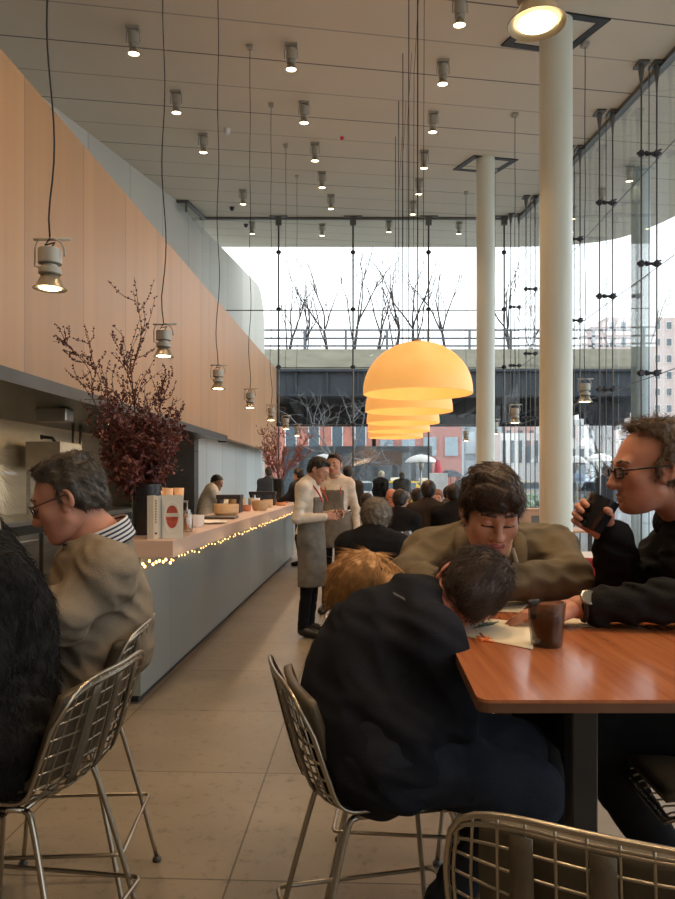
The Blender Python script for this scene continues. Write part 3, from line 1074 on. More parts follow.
# ---------------------------------------------------------------- patio heaters and parasols
def parasol(px, y, zt, w, label):
    x = PX(px, y)
    t = thing('patio_parasol', label, 'parasol', (x, y, -0.03))
    MB().lathe([(0.28, 0.0), (0.28, 0.05), (0.05, 0.09), (0.0, 0.09)], seg=20).build('base', M_RAIL, t)
    MB().tube([(0, 0, 0.05), (0, 0, zt)], 0.035, 8).build('pole', M_STEEL, t)
    MB().lathe([(w / 2, zt - 0.27), (w / 2 - 0.02, zt - 0.22), (w * 0.36, zt - 0.10), (w * 0.18, zt - 0.02), (0.0, zt + 0.02)], seg=28).lathe([(w / 2, zt - 0.27), (w * 0.3, zt - 0.13), (0.0, zt - 0.04)], seg=28).build('canopy', M_WHITE, t)
    MB().lathe([(0.06, zt - 0.5), (0.11, zt - 0.42), (0.11, zt - 0.24), (0.05, zt - 0.15)], seg=14).build('burner', M_STEEL, t)
    return t


parasol(421, 25.5, 2.40, 1.15, 'white topped patio heater behind the seated diners')
parasol(324, 25.0, 2.40, 0.98, 'white topped patio heater behind the two waiters')
parasol(577, 27.0, 2.42, 0.72, 'white topped patio heater beside the thick column')
parasol(600, 26.0, 2.46, 1.0, 'white topped patio heater over the drinking hand')

# red closed parasol and white board
t = thing('closed_parasol', 'bright red closed parasol outside behind the white board', 'parasol', (PX(438, 24), 24.0, -0.03))
MB().tube([(0, 0, 0), (0, 0, 2.2)], 0.03).build('pole', M_STEEL, t)
MB().lathe([(0.21, 1.40), (0.2, 1.5), (0.13, 1.85), (0.07, 2.15), (0.0, 2.22)], seg=16).build('canopy', M_REDCLOTH, t)
MB().lathe([(0.22, 0.0), (0.22, 0.06), (0.0, 0.08)], seg=16).build('base', M_RAIL, t)
t = thing('sign_board', 'blank white upright board standing behind the diners', 'board', (PX(438, 23), 23.0, -0.03))
MB().box((0, 0, 1.05), (0.60, 0.06, 1.35), bev=0.01).build('panel', mat('board_white', (0.9, 0.9, 0.88), rough=0.3), t)
for dx in (-0.25, 0.25):
    MB().box((dx, 0, 0.2), (0.05, 0.05, 0.42)).build('leg', M_RAIL, t)

# ---------------------------------------------------------------- cars
def car(name, x, y, m, label, taxi=False):
    t = thing(name, label, 'car', (x, y, -0.03))
    prof = [(-2.2, 0.45), (-2.2, 0.85), (-1.9, 0.98), (-1.45, 1.0), (-0.85, 1.45), (0.75, 1.47), (1.3, 1.0), (2.05, 0.88), (2.22, 0.7), (2.22, 0.4)]
    n = len(prof)
    V, Fq = [], []
    for sy, k in ((-0.86, 0), (0.86, 1)):
        for (px_, z) in prof:
            V.append((px_, sy * (1.0 if z < 1.1 else 0.86), z))
    for i in range(n):
        j = (i + 1) % n
        Fq.append((i, j, n + j, n + i))
    Fq += [tuple(range(n - 1, -1, -1)), tuple(range(n, 2 * n))]
    MB().add(V, Fq).build('body', m, t)
    MB().box((-0.05, -0.79, 1.22), (1.75, 0.12, 0.34)).build('side_window', M_WINPANE, t)
    for wx in (-1.35, 1.38):
        for wy in (-0.8, 0.8):
            w = MB().lathe([(0.0, -0.1), (0.3, -0.1), (0.33, -0.05), (0.33, 0.05), (0.3, 0.1), (0.0, 0.1)], (0, 0, 0), 20, R=np.array([[1, 0, 0], [0, 0, -1], [0, 1, 0]]))
            q = w.build('wheel', M_TYRE, t)
            q.location = (wx, wy, 0.33)
    if taxi:
        MB().box((0, 0, 1.55), (0.5, 0.25, 0.16), bev=0.02).build('roof_light', M_WHITE, t)
    return t


car('taxi', PX(396, 33), 33, M_TAXI, 'yellow taxi outside behind the dark coated standing figures', True)
car('taxi', PX(424, 37), 37, M_TAXI, 'yellow taxi outside behind the patio heater post', True)
car('parked_car', PX(352, 31), 31, M_CARWHITE, 'white car parked outside behind the grey jacket man')
car('parked_car', PX(520, 40), 40, mat('car_silver', (0.4, 0.42, 0.44), rough=0.3, metal=0.5), 'silver car outside between the two columns')
# planting boxes
def planter(px, y, label, lm):
    t = thing('planter_box', label, 'planter', (PX(px, y), y, -0.03))
    MB().box((0, 0, 0.3), (1.1, 0.5, 0.6), bev=0.02).build('box', M_RAIL, t)
    mb = MB()
    for i in range(120):
        p = np.array([rng.uniform(-0.5, 0.5), rng.uniform(-0.2, 0.2), 0.6 + rng.uniform(0, 0.45)])
        d = unit(rng.normal(size=3)) * 0.09
        e = unit(np.cross(d, rng.normal(size=3))) * 0.03
        mb.add([p - d, p + e, p + d, p - e + (0, 0, 0.01)], [(0, 1, 2, 3)])
    mb.build('foliage', lm, t)


planter(414, 23.6, 'planter of yellow flowering twigs outside behind diners', mat('leaf_yellow', (0.75, 0.6, 0.08), rough=0.6))
planter(522, 24.0, 'planter of fresh green leaves outside between the columns', mat('leaf_green', (0.18, 0.42, 0.10), rough=0.6))
# ================================================================ lamps
WARM = (1.0, 0.68, 0.40)
M_LAMPBODY = mat('lamp_grey_paint', (0.42, 0.40, 0.34), rough=0.4, metal=0.2, var=0.05)
M_LAMPSHADE = mat('lamp_shade_metal', (0.40, 0.34, 0.25), rough=0.35, metal=0.5, var=0.08)
M_LAMPIN = mat('lamp_reflector', (0.85, 0.8, 0.7), rough=0.25, metal=0.3)
M_GLOW = mat('lamp_glow', (1, 0.85, 0.6), emit=(1.0, 0.80, 0.48), estr=14.0)
M_CORD = mat('black_cord', (0.015, 0.015, 0.015), rough=0.6)


def lamp_light(name, loc, energy, angle=100, blend=0.6, col=WARM, r=0.05, target=None):
    l = bpy.data.lights.new(name, 'SPOT')
    l.energy = energy
    l.color = col
    l.spot_size = math.radians(angle)
    l.spot_blend = blend
    l.shadow_soft_size = r
    o = bpy.data.objects.new(name, l)
    COL.objects.link(o)
    o.location = tuple(loc)
    if target is not None:
        d = Vector(tuple(target)) - Vector(tuple(loc))
        o.rotation_euler = d.to_track_quat('-Z', 'Y').to_euler()
    return o


SPOT_E = 130.0
def ceiling_spot(x, y, label, group, tilt=0.0, light=True, s=1.0):
    z = ceil_z(y)
    t = thing('ceiling_spotlight', label, 'spotlight', (x, y, z), tilt, group)
    MB().box((0, 0, -0.02), (0.17 * s, 0.10, 0.04)).build('mount_plate', M_LAMPBODY, t)
    R = Matrix.Rotation(0.10, 3, 'X')
    R = np.array(R)
    MB().tube([(-0.085, 0, -0.2), (-0.085, 0, -0.09), (-0.07, 0, -0.035), (0.07, 0, -0.035), (0.085, 0, -0.09), (0.085, 0, -0.2)], 0.008, 6).build('yoke', M_LAMPBODY, t)
    MB().lathe([(0.0, -0.06), (0.062, -0.06), (0.065, -0.075), (0.065, -0.2), (0.045, -0.21), (0.045, -0.225), (0.06, -0.23), (0.06, -0.25), (0.03, -0.26)], seg=18, R=R).build('housing', M_LAMPBODY, t)
    MB().lathe([(0.035, -0.25), (0.055, -0.28), (0.078, -0.33), (0.074, -0.33), (0.05, -0.285), (0.0, -0.275)], seg=18, R=R).build('reflector', M_LAMPSHADE, t)
    MB().lathe([(0.066, -0.322), (0.0, -0.326)], seg=16, R=R).build('bulb', M_GLOW, t)
    if light:
        lamp_light('spot_lamp', (x, y + 0.04, z - 0.36), SPOT_E, 80, 0.7, r=0.06, target=(x, y - 0.3, 0))
    return t


def spot_at(px, ytop, *a, **k):
    Y = 720 * 4.57 / (481 - 0.133 * 720 - ytop)
    return ceiling_spot(PX(px, Y), Y, *a, **k)


ORD = ['first', 'second', 'third', 'fourth', 'fifth', 'sixth']
G = 'ceiling spotlights'
for i, (px, yt) in enumerate([(133, 27), (176, 91), (203, 134), (243, 190)]):
    spot_at(px, yt, 'small ceiling spotlight, %s one of the row along the timber bulkhead counting towards the glass' % ORD[i], G)
for i, (px, yt) in enumerate([(291, 44), (304, 102), (315, 143), (322, 172), (331, 195)]):
    spot_at(px, yt, 'small ceiling spotlight, %s one of the middle row counting towards the glass' % ORD[i], G)
for i, (px, yt) in enumerate([(443, 60), (433, 112), (424, 151), (419, 179), (413, 201)]):
    spot_at(px, yt, 'small ceiling spotlight, %s one of the row above the domes counting towards the glass' % ORD[i], G)
spot_at(460, -4, 'small ceiling spotlight at the top edge before the thick column', G)
for i, (px, yt) in enumerate([(252, 222), (322, 224), (389, 220), (459, 222)]):
    spot_at(px, yt, 'small spotlight outside on the soffit, %s from the pale wall' % ORD[i], 'soffit spotlights', light=False)
for i, (px, yt) in enumerate([(630, 165), (602, 188), (573, 206)]):
    spot_at(px, yt, 'small spotlight on the outdoor soffit seen through side glass, %s from the corner of frame' % ORD[i], 'soffit spotlights', light=False)
# unseen spots added to the ceiling over and behind the viewpoint, for room light
for x in (-2.6, -0.3, 1.9, 3.6):
    for y in (-1.5, 2.0, 5.5):
        lamp_light('spot_lamp', (x, y, ceil_z(y) - 0.3), SPOT_E, 100, 0.8, r=0.06, target=(x, y, 0))

# small ceiling fittings
for (px, py, nm, lab, cat) in ((227, 129, 'smoke_detector', 'small white ceiling detector beside a pendant cord', 'detector'), (342, 137, 'sprinkler_head', 'tiny reddish sprinkler head in the middle of the ceiling', 'sprinkler'),
                              (232, 207, 'security_camera', 'small dark camera dome near the pale wall corner', 'camera'), (246, 224, 'security_camera', 'grey camera dome on the soffit outside the glass', 'camera')):
    Y = 720 * 4.57 / (481 - 0.133 * 720 - py)
    m = M_WHITE if nm == 'smoke_detector' else (M_REDCLOTH if nm == 'sprinkler_head' else M_CLAMP)
    o = MB().lathe([(0.0, -0.13), (0.05, -0.11), (0.075, -0.05), (0.08, 0.0), (0, 0.0)], seg=16).build(nm, m)
    o.location = (PX(px, Y), Y, ceil_z(Y))
    o.scale = (0.45,) * 3 if nm == 'sprinkler_head' else (0.8,) * 3
    tag(o, lab, cat)


def pendant(x, y, zb, label, group, light=220.0, wavy=0.0, seed=0, s=1.0):
    """grey spot pendant hanging on a cord; zb = rim of the shade"""
    t = thing('pendant_lamp', label, 'pendant lamp', (x, y, zb), 0, group)
    t.scale = (s, s, s)
    zc = (ceil_z(y) - zb) / s
    r2 = np.random.default_rng(seed)
    zs = np.linspace(0.315, zc, 40)
    a = r2.uniform(0, 6.28)
    px_ = wavy * 0.03 * np.sin(zs * 4.2 + a) * np.exp(-(zs - 0.3) * 0.45) * np.minimum(1, (zs - 0.315) * 4)
    MB().tube(np.stack([px_, 0.5 * px_, zs], 1), 0.0055, 6).build('cord', M_CORD, t)
    MB().box((0, 0, zc - 0.03), (0.10, 0.10, 0.06), bev=0.01).build('ceiling_rose', M_LAMPBODY, t)
    MB().tube([(-0.10, 0, 0.305), (0.12, 0.02, 0.312)], 0.009, 8).build('crossbar', M_LAMPBODY, t)
    MB().tube([(-0.06, 0, 0.13), (-0.092, 0, 0.14), (-0.092, 0, 0.25), (-0.075, 0, 0.298), (0.02, 0, 0.312), (0.07, 0, 0.285), (0.09, 0, 0.24), (0.09, 0, 0.20)], 0.006, 6).build('yoke', M_LAMPBODY, t)
    MB().tube([(0, 0, 0.31), (-0.03, 0.0, 0.27), (0.03, 0, 0.285), (0, 0, 0.24)], 0.007, 6).build('cord_loop', M_CORD, t)
    MB().lathe([(0.0, 0.245), (0.066, 0.245), (0.07, 0.24), (0.07, 0.155), (0.055, 0.148), (0.0, 0.145)], seg=28).build('housing', M_LAMPBODY, t)
    MB().lathe([(0.045, 0.146), (0.045, 0.128), (0.066, 0.125), (0.068, 0.12), (0.068, 0.092), (0.062, 0.087), (0.04, 0.084)], seg=28).build('collar', M_LAMPBODY, t)
    MB().lathe([(0.040, 0.086), (0.052, 0.078), (0.085, 0.012), (0.101, 0.0), (0.099, -0.002), (0.080, 0.010), (0.048, 0.07), (0.0, 0.074)], seg=32).build('shade', [M_LAMPSHADE], t)
    MB().lathe([(0.066, 0.004), (0.05, -0.001), (0.0, -0.004)], seg=24).build('bulb', M_GLOW, t)
    if light:
        lamp_light('pendant_light', (x, y, zb - 0.02), light, 120, 0.8, r=0.05, target=(x, y, 0))
    return t


ZP = EYE + 0.595 * 1.65
names = ['first pendant over the counter, hanging clear before the timber boards', 'second pendant over the counter, beside the tallest branch tips', 'third pendant over the counter, beyond the branches',
         'fourth pendant over the counter, beyond the branches', 'fifth pendant over the counter, against the end of the bulkhead', 'sixth pendant over the counter, before the viaduct girder', 'seventh pendant over the counter, next to the glass end wall']
for i in range(7):
    y = 3.68 + 2.0 * i
    pendant(along(-1.65, y), y, ZP, 'grey spot pendant, ' + names[i], 'pendants over the counter', 45.0, 1.0, i, 0.83)
for (px, pyb, y, lab) in ((585, 402, 9.6, 'grey spot pendant against the side glass beyond the thick column'), (515, 423, 12.1, 'grey spot pendant between the two columns, lower one'),
                         (495, 434, 15.2, 'grey spot pendant between the two columns beside the slimmer column'), (466, 441, 17.0, 'distant grey spot pendant behind the slimmer column')):
    p = P(px, pyb, y)
    pendant(p[0], y, p[2], lab, 'pendants over the window tables', 45.0, 0.5, int(px))
p = P(537, 24, 2.49)
pendant(p[0], 2.49, p[2], 'big looking grey pendant close overhead before the thick column', 'pendants over the window tables', 40.0, 0.3, 5)

# dome lamps in a row
def dome_material():
    m = bpy.data.materials.new('dome_amber_resin')
    m.use_nodes = True
    nt = m.node_tree
    b = nt.nodes['Principled BSDF']
    tc = nd(nt, 'ShaderNodeTexCoord')
    nz = nd(nt, 'ShaderNodeTexNoise')
    nz.inputs['Scale'].default_value = 3.0
    nt.links.new(tc.outputs['Object'], nz.inputs['Vector'])
    c = mixc(nt, nz.outputs['Fac'], (0.90, 0.42, 0.10), (0.98, 0.52, 0.16))
    nt.links.new(c, b.inputs['Base Color'])
    b.inputs['Roughness'].default_value = 0.45
    nt.links.new(c, b.inputs['Emission Color'])
    b.inputs['Emission Strength'].default_value = 0.62
    return m


M_DOME = dome_material()
M_DOMEBULB = mat('dome_bulb_glow', (1, 0.85, 0.6), emit=(1.0, 0.80, 0.5), estr=2.5)
for i in range(5):
    y = 6.6 + 1.66 * i
    x = 0.735 + 0.05 * (y - 6.6)
    R_, zb = 0.50, 2.235
    t = thing('dome_lamp', 'glowing amber half dome pendant lamp, %s of the row towards the glass' % ORD[i], 'dome lamp', (x, y, zb), 0, 'row of dome lamps')
    pr_ = [(R_ * math.cos(a), 0.03 + 0.90 * R_ * math.sin(a)) for a in np.linspace(0, math.pi / 2, 18)]
    inn = [((R_ - 0.012) * math.cos(a), 0.03 + 0.90 * (R_ - 0.012) * math.sin(a)) for a in np.linspace(math.pi / 2, 0, 18)]
    MB().lathe([(R_ - 0.012, 0.0), (R_, 0.0)] + pr_ + inn + [(R_ - 0.012, 0.0)], seg=48).build('shade', M_DOME, t)
    MB().lathe([(0.0, 0.505), (0.035, 0.50), (0.035, 0.45), (0, 0.44)], seg=14).build('cap', M_LAMPBODY, t)
    zc = ceil_z(y) - zb
    MB().tube([(0, 0, 0.49), (0, 0, zc)], 0.006, 6).tube([(0.05, 0, 0.47), (0.06, 0, zc - 1.0), (0.12, 0, zc)], 0.003, 5).build('cable', M_CORD, t)
    MB().ball((0, 0, 0.17), (0.07, 0.07, 0.09), 14).tube([(0, 0, 0.25), (0, 0, 0.45)], 0.02, 6).build('bulb', M_DOMEBULB, t)
    l = bpy.data.lights.new('dome_light', 'POINT')
    l.energy, l.color, l.shadow_soft_size = 3, WARM, 0.12
    o = bpy.data.objects.new('dome_light', l)
    COL.objects.link(o)
    o.location = (x, y, zb - 0.02)

# fairy lights under the counter edge
sl = thing('fairy_lights', 'string of tiny warm fairy lights under the counter edge', 'fairy lights', (along(FA, 9), 9, CT - 0.13))
O = tuple(sl.location)
n = 96
ys = np.linspace(CY0 + 0.02, CY1 - 0.1, n)
pts = np.array([(along(FA - 0.012 - rng.uniform(0, 0.02), y), y, CT - 0.118 - rng.uniform(0.0, 0.03)) for y in ys])
dense = np.array([(along(-1.30 - k * 0.022, CY0 + 0.0), CY0 + rng.uniform(-0.01, 0.03), CT - 0.118 - rng.uniform(0, 0.05)) for k in range(18)])
MB().tube(np.vstack([dense[::-1], pts]), 0.002, 5).build('wire', M_CORD, sl, O)
M_FAIRY = mat('fairy_bulb_glow', (1, 0.7, 0.35), emit=(1.0, 0.52, 0.16), estr=7.0)
for q in pts[:78]:
    MB().ball(q, (0.0048, 0.0048, 0.0065), 6).build('bulb', M_FAIRY, sl, O)
mb = MB()
for q in pts[78:]:
    mb.ball(q, (0.0048, 0.0048, 0.0065), 6)
b = mb.build('bulb', M_FAIRY, sl, O)
b['kind'] = 'stuff'
for q in dense:
    MB().ball(q, (0.0085, 0.0085, 0.011), 6).build('bulb', M_FAIRY, sl, O)
for y in (4.9, 6.2, 7.6, 9.0, 10.6, 12.2):
    l = bpy.data.lights.new('fairy_glow', 'POINT')
    l.energy, l.color, l.shadow_soft_size = 0.9, (1.0, 0.6, 0.25), 0.15
    o = bpy.data.objects.new('fairy_glow', l)
    COL.objects.link(o)
    o.location = (along(FA - 0.02, y), y, CT - 0.15)

# ================================================================ things on the counter
def vase(x, y, h, r, label):
    t = MB().lathe([(0.0, 0.0), (r * 0.82, 0.0), (r * 0.85, 0.01), (r, h), (r * 0.92, h), (r * 0.78, 0.03), (0, 0.03)], seg=28).build('vase', mat('vase_black', (0.02, 0.02, 0.022), rough=0.25))
    t.location = (x, y, CT)
    return tag(t, label, 'vase')


VX, VY2 = along(-1.62, 5.15), 5.15
vase(VX, VY2, 0.36, 0.105, 'tall black vase on the near end of the counter behind the cookbooks')
M_TWIG = mat('twig_brown', (0.085, 0.045, 0.03), rough=0.8, var=0.2)
M_LEAF = mat('leaf_burgundy', (0.14, 0.034, 0.025), rough=0.5, var=0.4, scale=30, sss=0.1)
M_BERRY = mat('bud_brown', (0.13, 0.035, 0.025), rough=0.4, var=0.3)
M_REDBERRY = mat('berry_red', (0.30, 0.09, 0.055), rough=0.35, var=0.3)


def branch(name, base, tip, seed, label, group, leafy=1.0, twigs=9, r=0.006, berry=M_BERRY, bs=0.006, leafm=M_LEAF, leaf_to=0.55, nleaf=60, tw=0.28):
    rr = np.random.default_rng(seed)
    base, tip = np.asarray(base, float), np.asarray(tip, float)
    t = thing(name, label, 'branch', tuple(base), group=group)
    v = tip - base
    L = np.linalg.norm(v)
    mid = base + v * 0.5 + rr.normal(size=3) * L * 0.035 + np.array([0, 0, 0.05 * L])
    main = crom([base, base + v * 0.25 + rr.normal(size=3) * L * 0.02 + np.array([0, 0, 0.035 * L]), mid, base + v * 0.78 + rr.normal(size=3) * L * 0.03, tip], 16)
    st, lf, bd = MB(), MB(), MB()
    st.tube(main - base, np.linspace(r, r * 0.25, 16), 5)
    lines = [(main, 0.0, 1.0)]
    for k in range(twigs):
        s = rr.uniform(0.25, 0.97)
        i = s * 15
        p = main[int(i)]
        d = unit(unit(v) * 0.8 + rr.normal(size=3) * 0.65 + (0, 0, 0.25))
        l2 = L * tw * rr.uniform(0.4, 1.0) * (1.1 - s * 0.6)
        q = crom([p, p + d * l2 * 0.5 + rr.normal(size=3) * l2 * 0.08, p + d * l2 + rr.normal(size=3) * l2 * 0.1 + (0, 0, 0.08 * l2)], 6)
        st.tube(q - base, np.linspace(r * 0.45, r * 0.2, 6), 4)
        lines.append((q, s, s + 0.15))
    for (q, s0, s1) in lines:
        n = len(q)
        for i in range(1, n):
            f = s0 + (s1 - s0) * i / (n - 1)
            k = 2 if n > 8 else 3
            for _ in range(k):
                if rr.random() < 0.75:
                    bd.ball(q[i] - base + rr.normal(size=3) * 0.006 - (q[i] - q[i - 1]) * rr.random(), rr.uniform(0.7, 1.3) * bs, 6)
    # leaves thick towards the vase
    for k in range(int(nleaf * leafy)):
        q, s0, s1 = lines[rr.integers(0, len(lines))]
        i = rr.integers(0, len(q))
        f = s0 + (s1 - s0) * i / (len(q) - 1)
        if f > leaf_to * rr.uniform(0.6, 1.25):
            continue
        c = q[i] + rr.normal(size=3) * 0.03
        d = unit(rr.normal(size=3) + (0, 0, -0.2)) * rr.uniform(0.013, 0.026)
        e = unit(np.cross(d, rr.normal(size=3))) * np.linalg.norm(d) * 0.55
        nn = unit(np.cross(d, e)) * 0.004
        lf.add(np.array([c - d, c - d * 0.2 + e + nn, c + d * 0.5 + e * 0.7 + nn, c + d * 1.1, c + d * 0.5 - e * 0.7 + nn, c - d * 0.2 - e + nn]) - base, [(0, 1, 2, 3), (0, 3, 4, 5)])
    st.build('stem', M_TWIG, t)
    if bd.n:
        bd.build('buds', berry, t)['kind'] = 'stuff'
    if lf.n:
        lf.build('leaves', leafm, t)
    return t


def fan(px, py, y):
    return P(px, py, y)


vm = np.array([VX, VY2, CT + 0.35])
special = [(133, 290, 5.2, 'tallest branch of the counter vase, rising before the timber boards'), (56, 335, 4.95, 'long bare branch of the vase leaning furthest out over the kitchen'),
           (85, 330, 5.3, 'upright bare branch of the vase leaning towards the kitchen'), (184, 400, 5.3, 'bare branch of the vase reaching out under the second pendant'),
           (110, 333, 5.1, 'bare branch of the vase just beside the tallest one'), (163, 372, 5.4, 'thin branch of the vase ending under the second pendant shade')]
for i, (px, py, y, lab) in enumerate(special):
    branch('branch', vm + (rng.uniform(-0.05, 0.05), rng.uniform(-0.05, 0.05), -0.1), fan(px, py, y), 100 + i, lab, 'branches in the counter vase', leafy=1.3, twigs=22, nleaf=170, leaf_to=0.48, bs=0.0065, tw=0.33)
for i in range(24):
    a = rng.uniform(0, 6.28)
    px, py, y = 128 + rng.uniform(-42, 50), rng.uniform(392, 470), 5.15 + rng.uniform(-0.35, 0.4)
    branch('branch', vm + (rng.uniform(-0.06, 0.06), rng.uniform(-0.06, 0.06), -0.1), fan(px, py, y), 200 + i, 'short branch thick with dark burgundy leaves in the counter vase', 'leafy branches in the counter vase',
           leafy=1.0, twigs=9, nleaf=160, leaf_to=1.2, bs=0.005, tw=0.45)

# red twigs in a vase at the far end of the counter
v2 = along(-1.70, 13.0), 13.0
t = vase(v2[0], v2[1], 0.42, 0.12, 'black vase with red twigs at the far end of the counter')
for i in range(18):
    px, py, y = 288 + rng.uniform(-32, 32), rng.uniform(424, 452), 13.0 + rng.uniform(-0.4, 0.4)
    branch('branch', np.array([v2[0] + rng.uniform(-0.06, 0.06), v2[1] + rng.uniform(-0.06, 0.06), CT + 0.3]), fan(px, py, y), 300 + i, 'red twig in the black vase at the far counter end', 'red twigs in the far vase',
           leafy=0.0, twigs=9, r=0.0045, berry=M_REDBERRY, bs=0.010, nleaf=0, tw=0.4)

# cookbooks
M_PAPER = mat('book_paper', (0.80, 0.76, 0.66), rough=0.7, var=0.03)
M_COVER = mat('book_cover_grey', (0.50, 0.47, 0.40), rough=0.5, var=0.05)
M_SPINE = mat('book_spine_white', (0.78, 0.75, 0.68), rough=0.5, var=0.03)
M_INK = mat('ink_dark', (0.08, 0.07, 0.06), rough=0.6)
M_TOMATO = mat('tomato_red', (0.40, 0.075, 0.045), rough=0.45, var=0.45, scale=45)
bx = P(160, 540, 4.75)
t = thing('cookbook', 'thick pale cookbook standing spine out on the near counter corner', 'book', (PX(156, 4.76), 4.76, CT), 0.0)
t.scale = (0.85, 0.85, 0.84)
MB().box((-0.02, 0.10, 0.165), (0.075, 0.22, 0.33)).build('pages', M_PAPER, t)
MB().box((-0.061, 0.10, 0.17), (0.006, 0.235, 0.34)).box((0.021, 0.10, 0.17), (0.006, 0.235, 0.34)).build('cover', M_COVER, t)
MB().box((-0.041, -0.015, 0.17), (0.046, 0.006, 0.34)).build('spine', M_COVER, t)
mb = MB().box((0.004, -0.015, 0.17), (0.040, 0.007, 0.34))
sp = mb.build('spine', M_SPINE, t)
mb = MB()
for k in range(9):
    mb.box((0.004, -0.0195, 0.30 - 0.021 * k), (0.008, 0.002, 0.013))
mb.box((0.004, -0.0195, 0.045), (0.016, 0.002, 0.016))
mb.build('spine_print', M_INK, sp)
t = thing('cookbook', 'white cookbook facing out with a red tomato picture on the counter corner', 'book', (PX(171.5, 4.80), 4.82, CT), 0.10)
t.scale = (1, 1, 0.84)
MB().box((0, 0.012, 0.17), (0.132, 0.026, 0.335)).build('pages', M_PAPER, t)
MB().box((0, -0.003, 0.172), (0.138, 0.005, 0.345)).box((0, 0.027, 0.172), (0.138, 0.005, 0.345)).build('cover', mat('book_cover_cream', (0.66, 0.66, 0.60), rough=0.5, var=0.03), t)
R = np.array([[1, 0, 0], [0, 0, -1], [0, 1, 0]])
ring = [(0.052 * math.cos(a), -0.0065, 0.165 + 0.125 * math.sin(a)) for a in np.linspace(0, 6.28, 40)]
MB().tube(ring, 0.003, 5).build('oval_print', M_SPINE, t)
mb = MB()
V = [(0, -0.0068, 0.20)] + [(0.036 * math.cos(a), -0.0068, 0.20 + 0.062 * math.sin(a)) for a in np.linspace(0, math.pi, 16)]
mb.add(V, [(0, i + 1, i + 2) for i in range(15)])
V = [(0, -0.0068, 0.172)] + [(0.040 * math.cos(a), -0.0068, 0.172 + 0.092 * math.sin(a)) for a in np.linspace(math.pi, 2 * math.pi, 16)]
mb.add(V, [(0, i + 1, i + 2) for i in range(15)])
mb.build('tomato_print', M_TOMATO, t)
mb = MB()
for k in range(7):
    mb.box((-0.036 + 0.012 * k, -0.0068, 0.186), (0.006, 0.001, 0.008))
mb.build('title_print', M_COVER, t)

M_JAR = glass_mat('jar_glass', (0.88, 0.86, 0.82), 0.12)
M_ORANGE = mat('orange_preserve', (0.62, 0.27, 0.08), rough=0.4, var=0.2)
M_WOODBOWL = mat('bowl_wood', (0.60, 0.45, 0.27), rough=0.5, var=0.12, scale=6, stretch=(1, 1, 8))
M_CERAMIC = mat('ceramic_white', (0.78, 0.74, 0.68), rough=0.3, var=0.03)


def on_counter(px, py, dz=0.0):
    """point of the counter surface seen at a pixel"""
    Y = (EYE - CT) * FOC / (py - 481)
    return np.array([PX(px, Y), Y, CT + dz])


def bowl(name, p, r, h, m, label, group=None, lip=0.0):
    o = MB().lathe([(0, 0), (r * 0.75, 0), (r * 0.98, h * 0.25), (r, h), (r * 0.93, h), (r * 0.9, h * 0.28), (0, h * 0.15)], seg=28).build(name, m)
    o.location = tuple(p)
    return tag(o, label, 'bowl', group)


p = on_counter(185, 532)
t = thing('glass_jar', 'glass jar of orange preserve behind the tomato cookbook', 'jar', p)
MB().lathe([(0, 0.003), (0.055, 0.003), (0.06, 0.02), (0.06, 0.13), (0.045, 0.155), (0.045, 0.17), (0.042, 0.17), (0.042, 0.15), (0.056, 0.125), (0.056, 0.02), (0, 0.01)], seg=24).build('glass', M_JAR, t)
MB().lathe([(0, 0.012), (0.052, 0.014), (0.053, 0.11), (0, 0.115)], seg=20).build('preserve', M_ORANGE, t)
bowl('serving_bowl', on_counter(194, 527), 0.085, 0.10, M_CERAMIC, 'white ceramic bowl beside the glass jar')
p = on_counter(208, 523.5)
o = MB().lathe([(0, 0), (0.12, 0), (0.17, 0.018), (0.165, 0.024), (0.11, 0.01), (0, 0.01)], seg=28).build('plate', M_CERAMIC)
o.location = tuple(p)
tag(o, 'shallow white plate on the counter before the dark tray', 'plate')
p = on_counter(214, 518.5)
o = MB().box((0, 0, 0.012), (0.46, 0.3, 0.024), bev=0.006).build('serving_tray', M_DARKSTEEL)
o.location = tuple(p)
tag(o, 'dark flat tray on the counter before the large wooden bowl', 'tray')
for (px, py, wpx, hpx, m, lab) in ((226, 515, 26, 11, M_WOODBOWL, 'large round wooden bowl on the counter'), (237, 510, 17, 12, M_WOODBOWL, 'tall wooden bowl behind the large one'),
                              (246, 511, 10, 6, mat('bowl_red', (0.55, 0.22, 0.12), rough=0.45), 'small reddish bowl between wooden bowls'), (260, 510.5, 16, 10, M_WOODBOWL, 'round wooden bowl beside the small reddish one'),
                              (268, 507.5, 10, 8, M_WOODBOWL, 'small wooden bowl nearest the dark suited man'), (254, 506, 12, 8, M_CERAMIC, 'pale bowl half hidden behind the wooden bowls'), (281, 505.5, 11, 3, mat('bowl_orange', (0.70, 0.30, 0.14), rough=0.4), 'low orange dish at the end of the counter')):
    p = on_counter(px, py)
    k = p[1] / FOC
    bowl('serving_bowl', p, wpx * k / 2, hpx * k, m, lab)
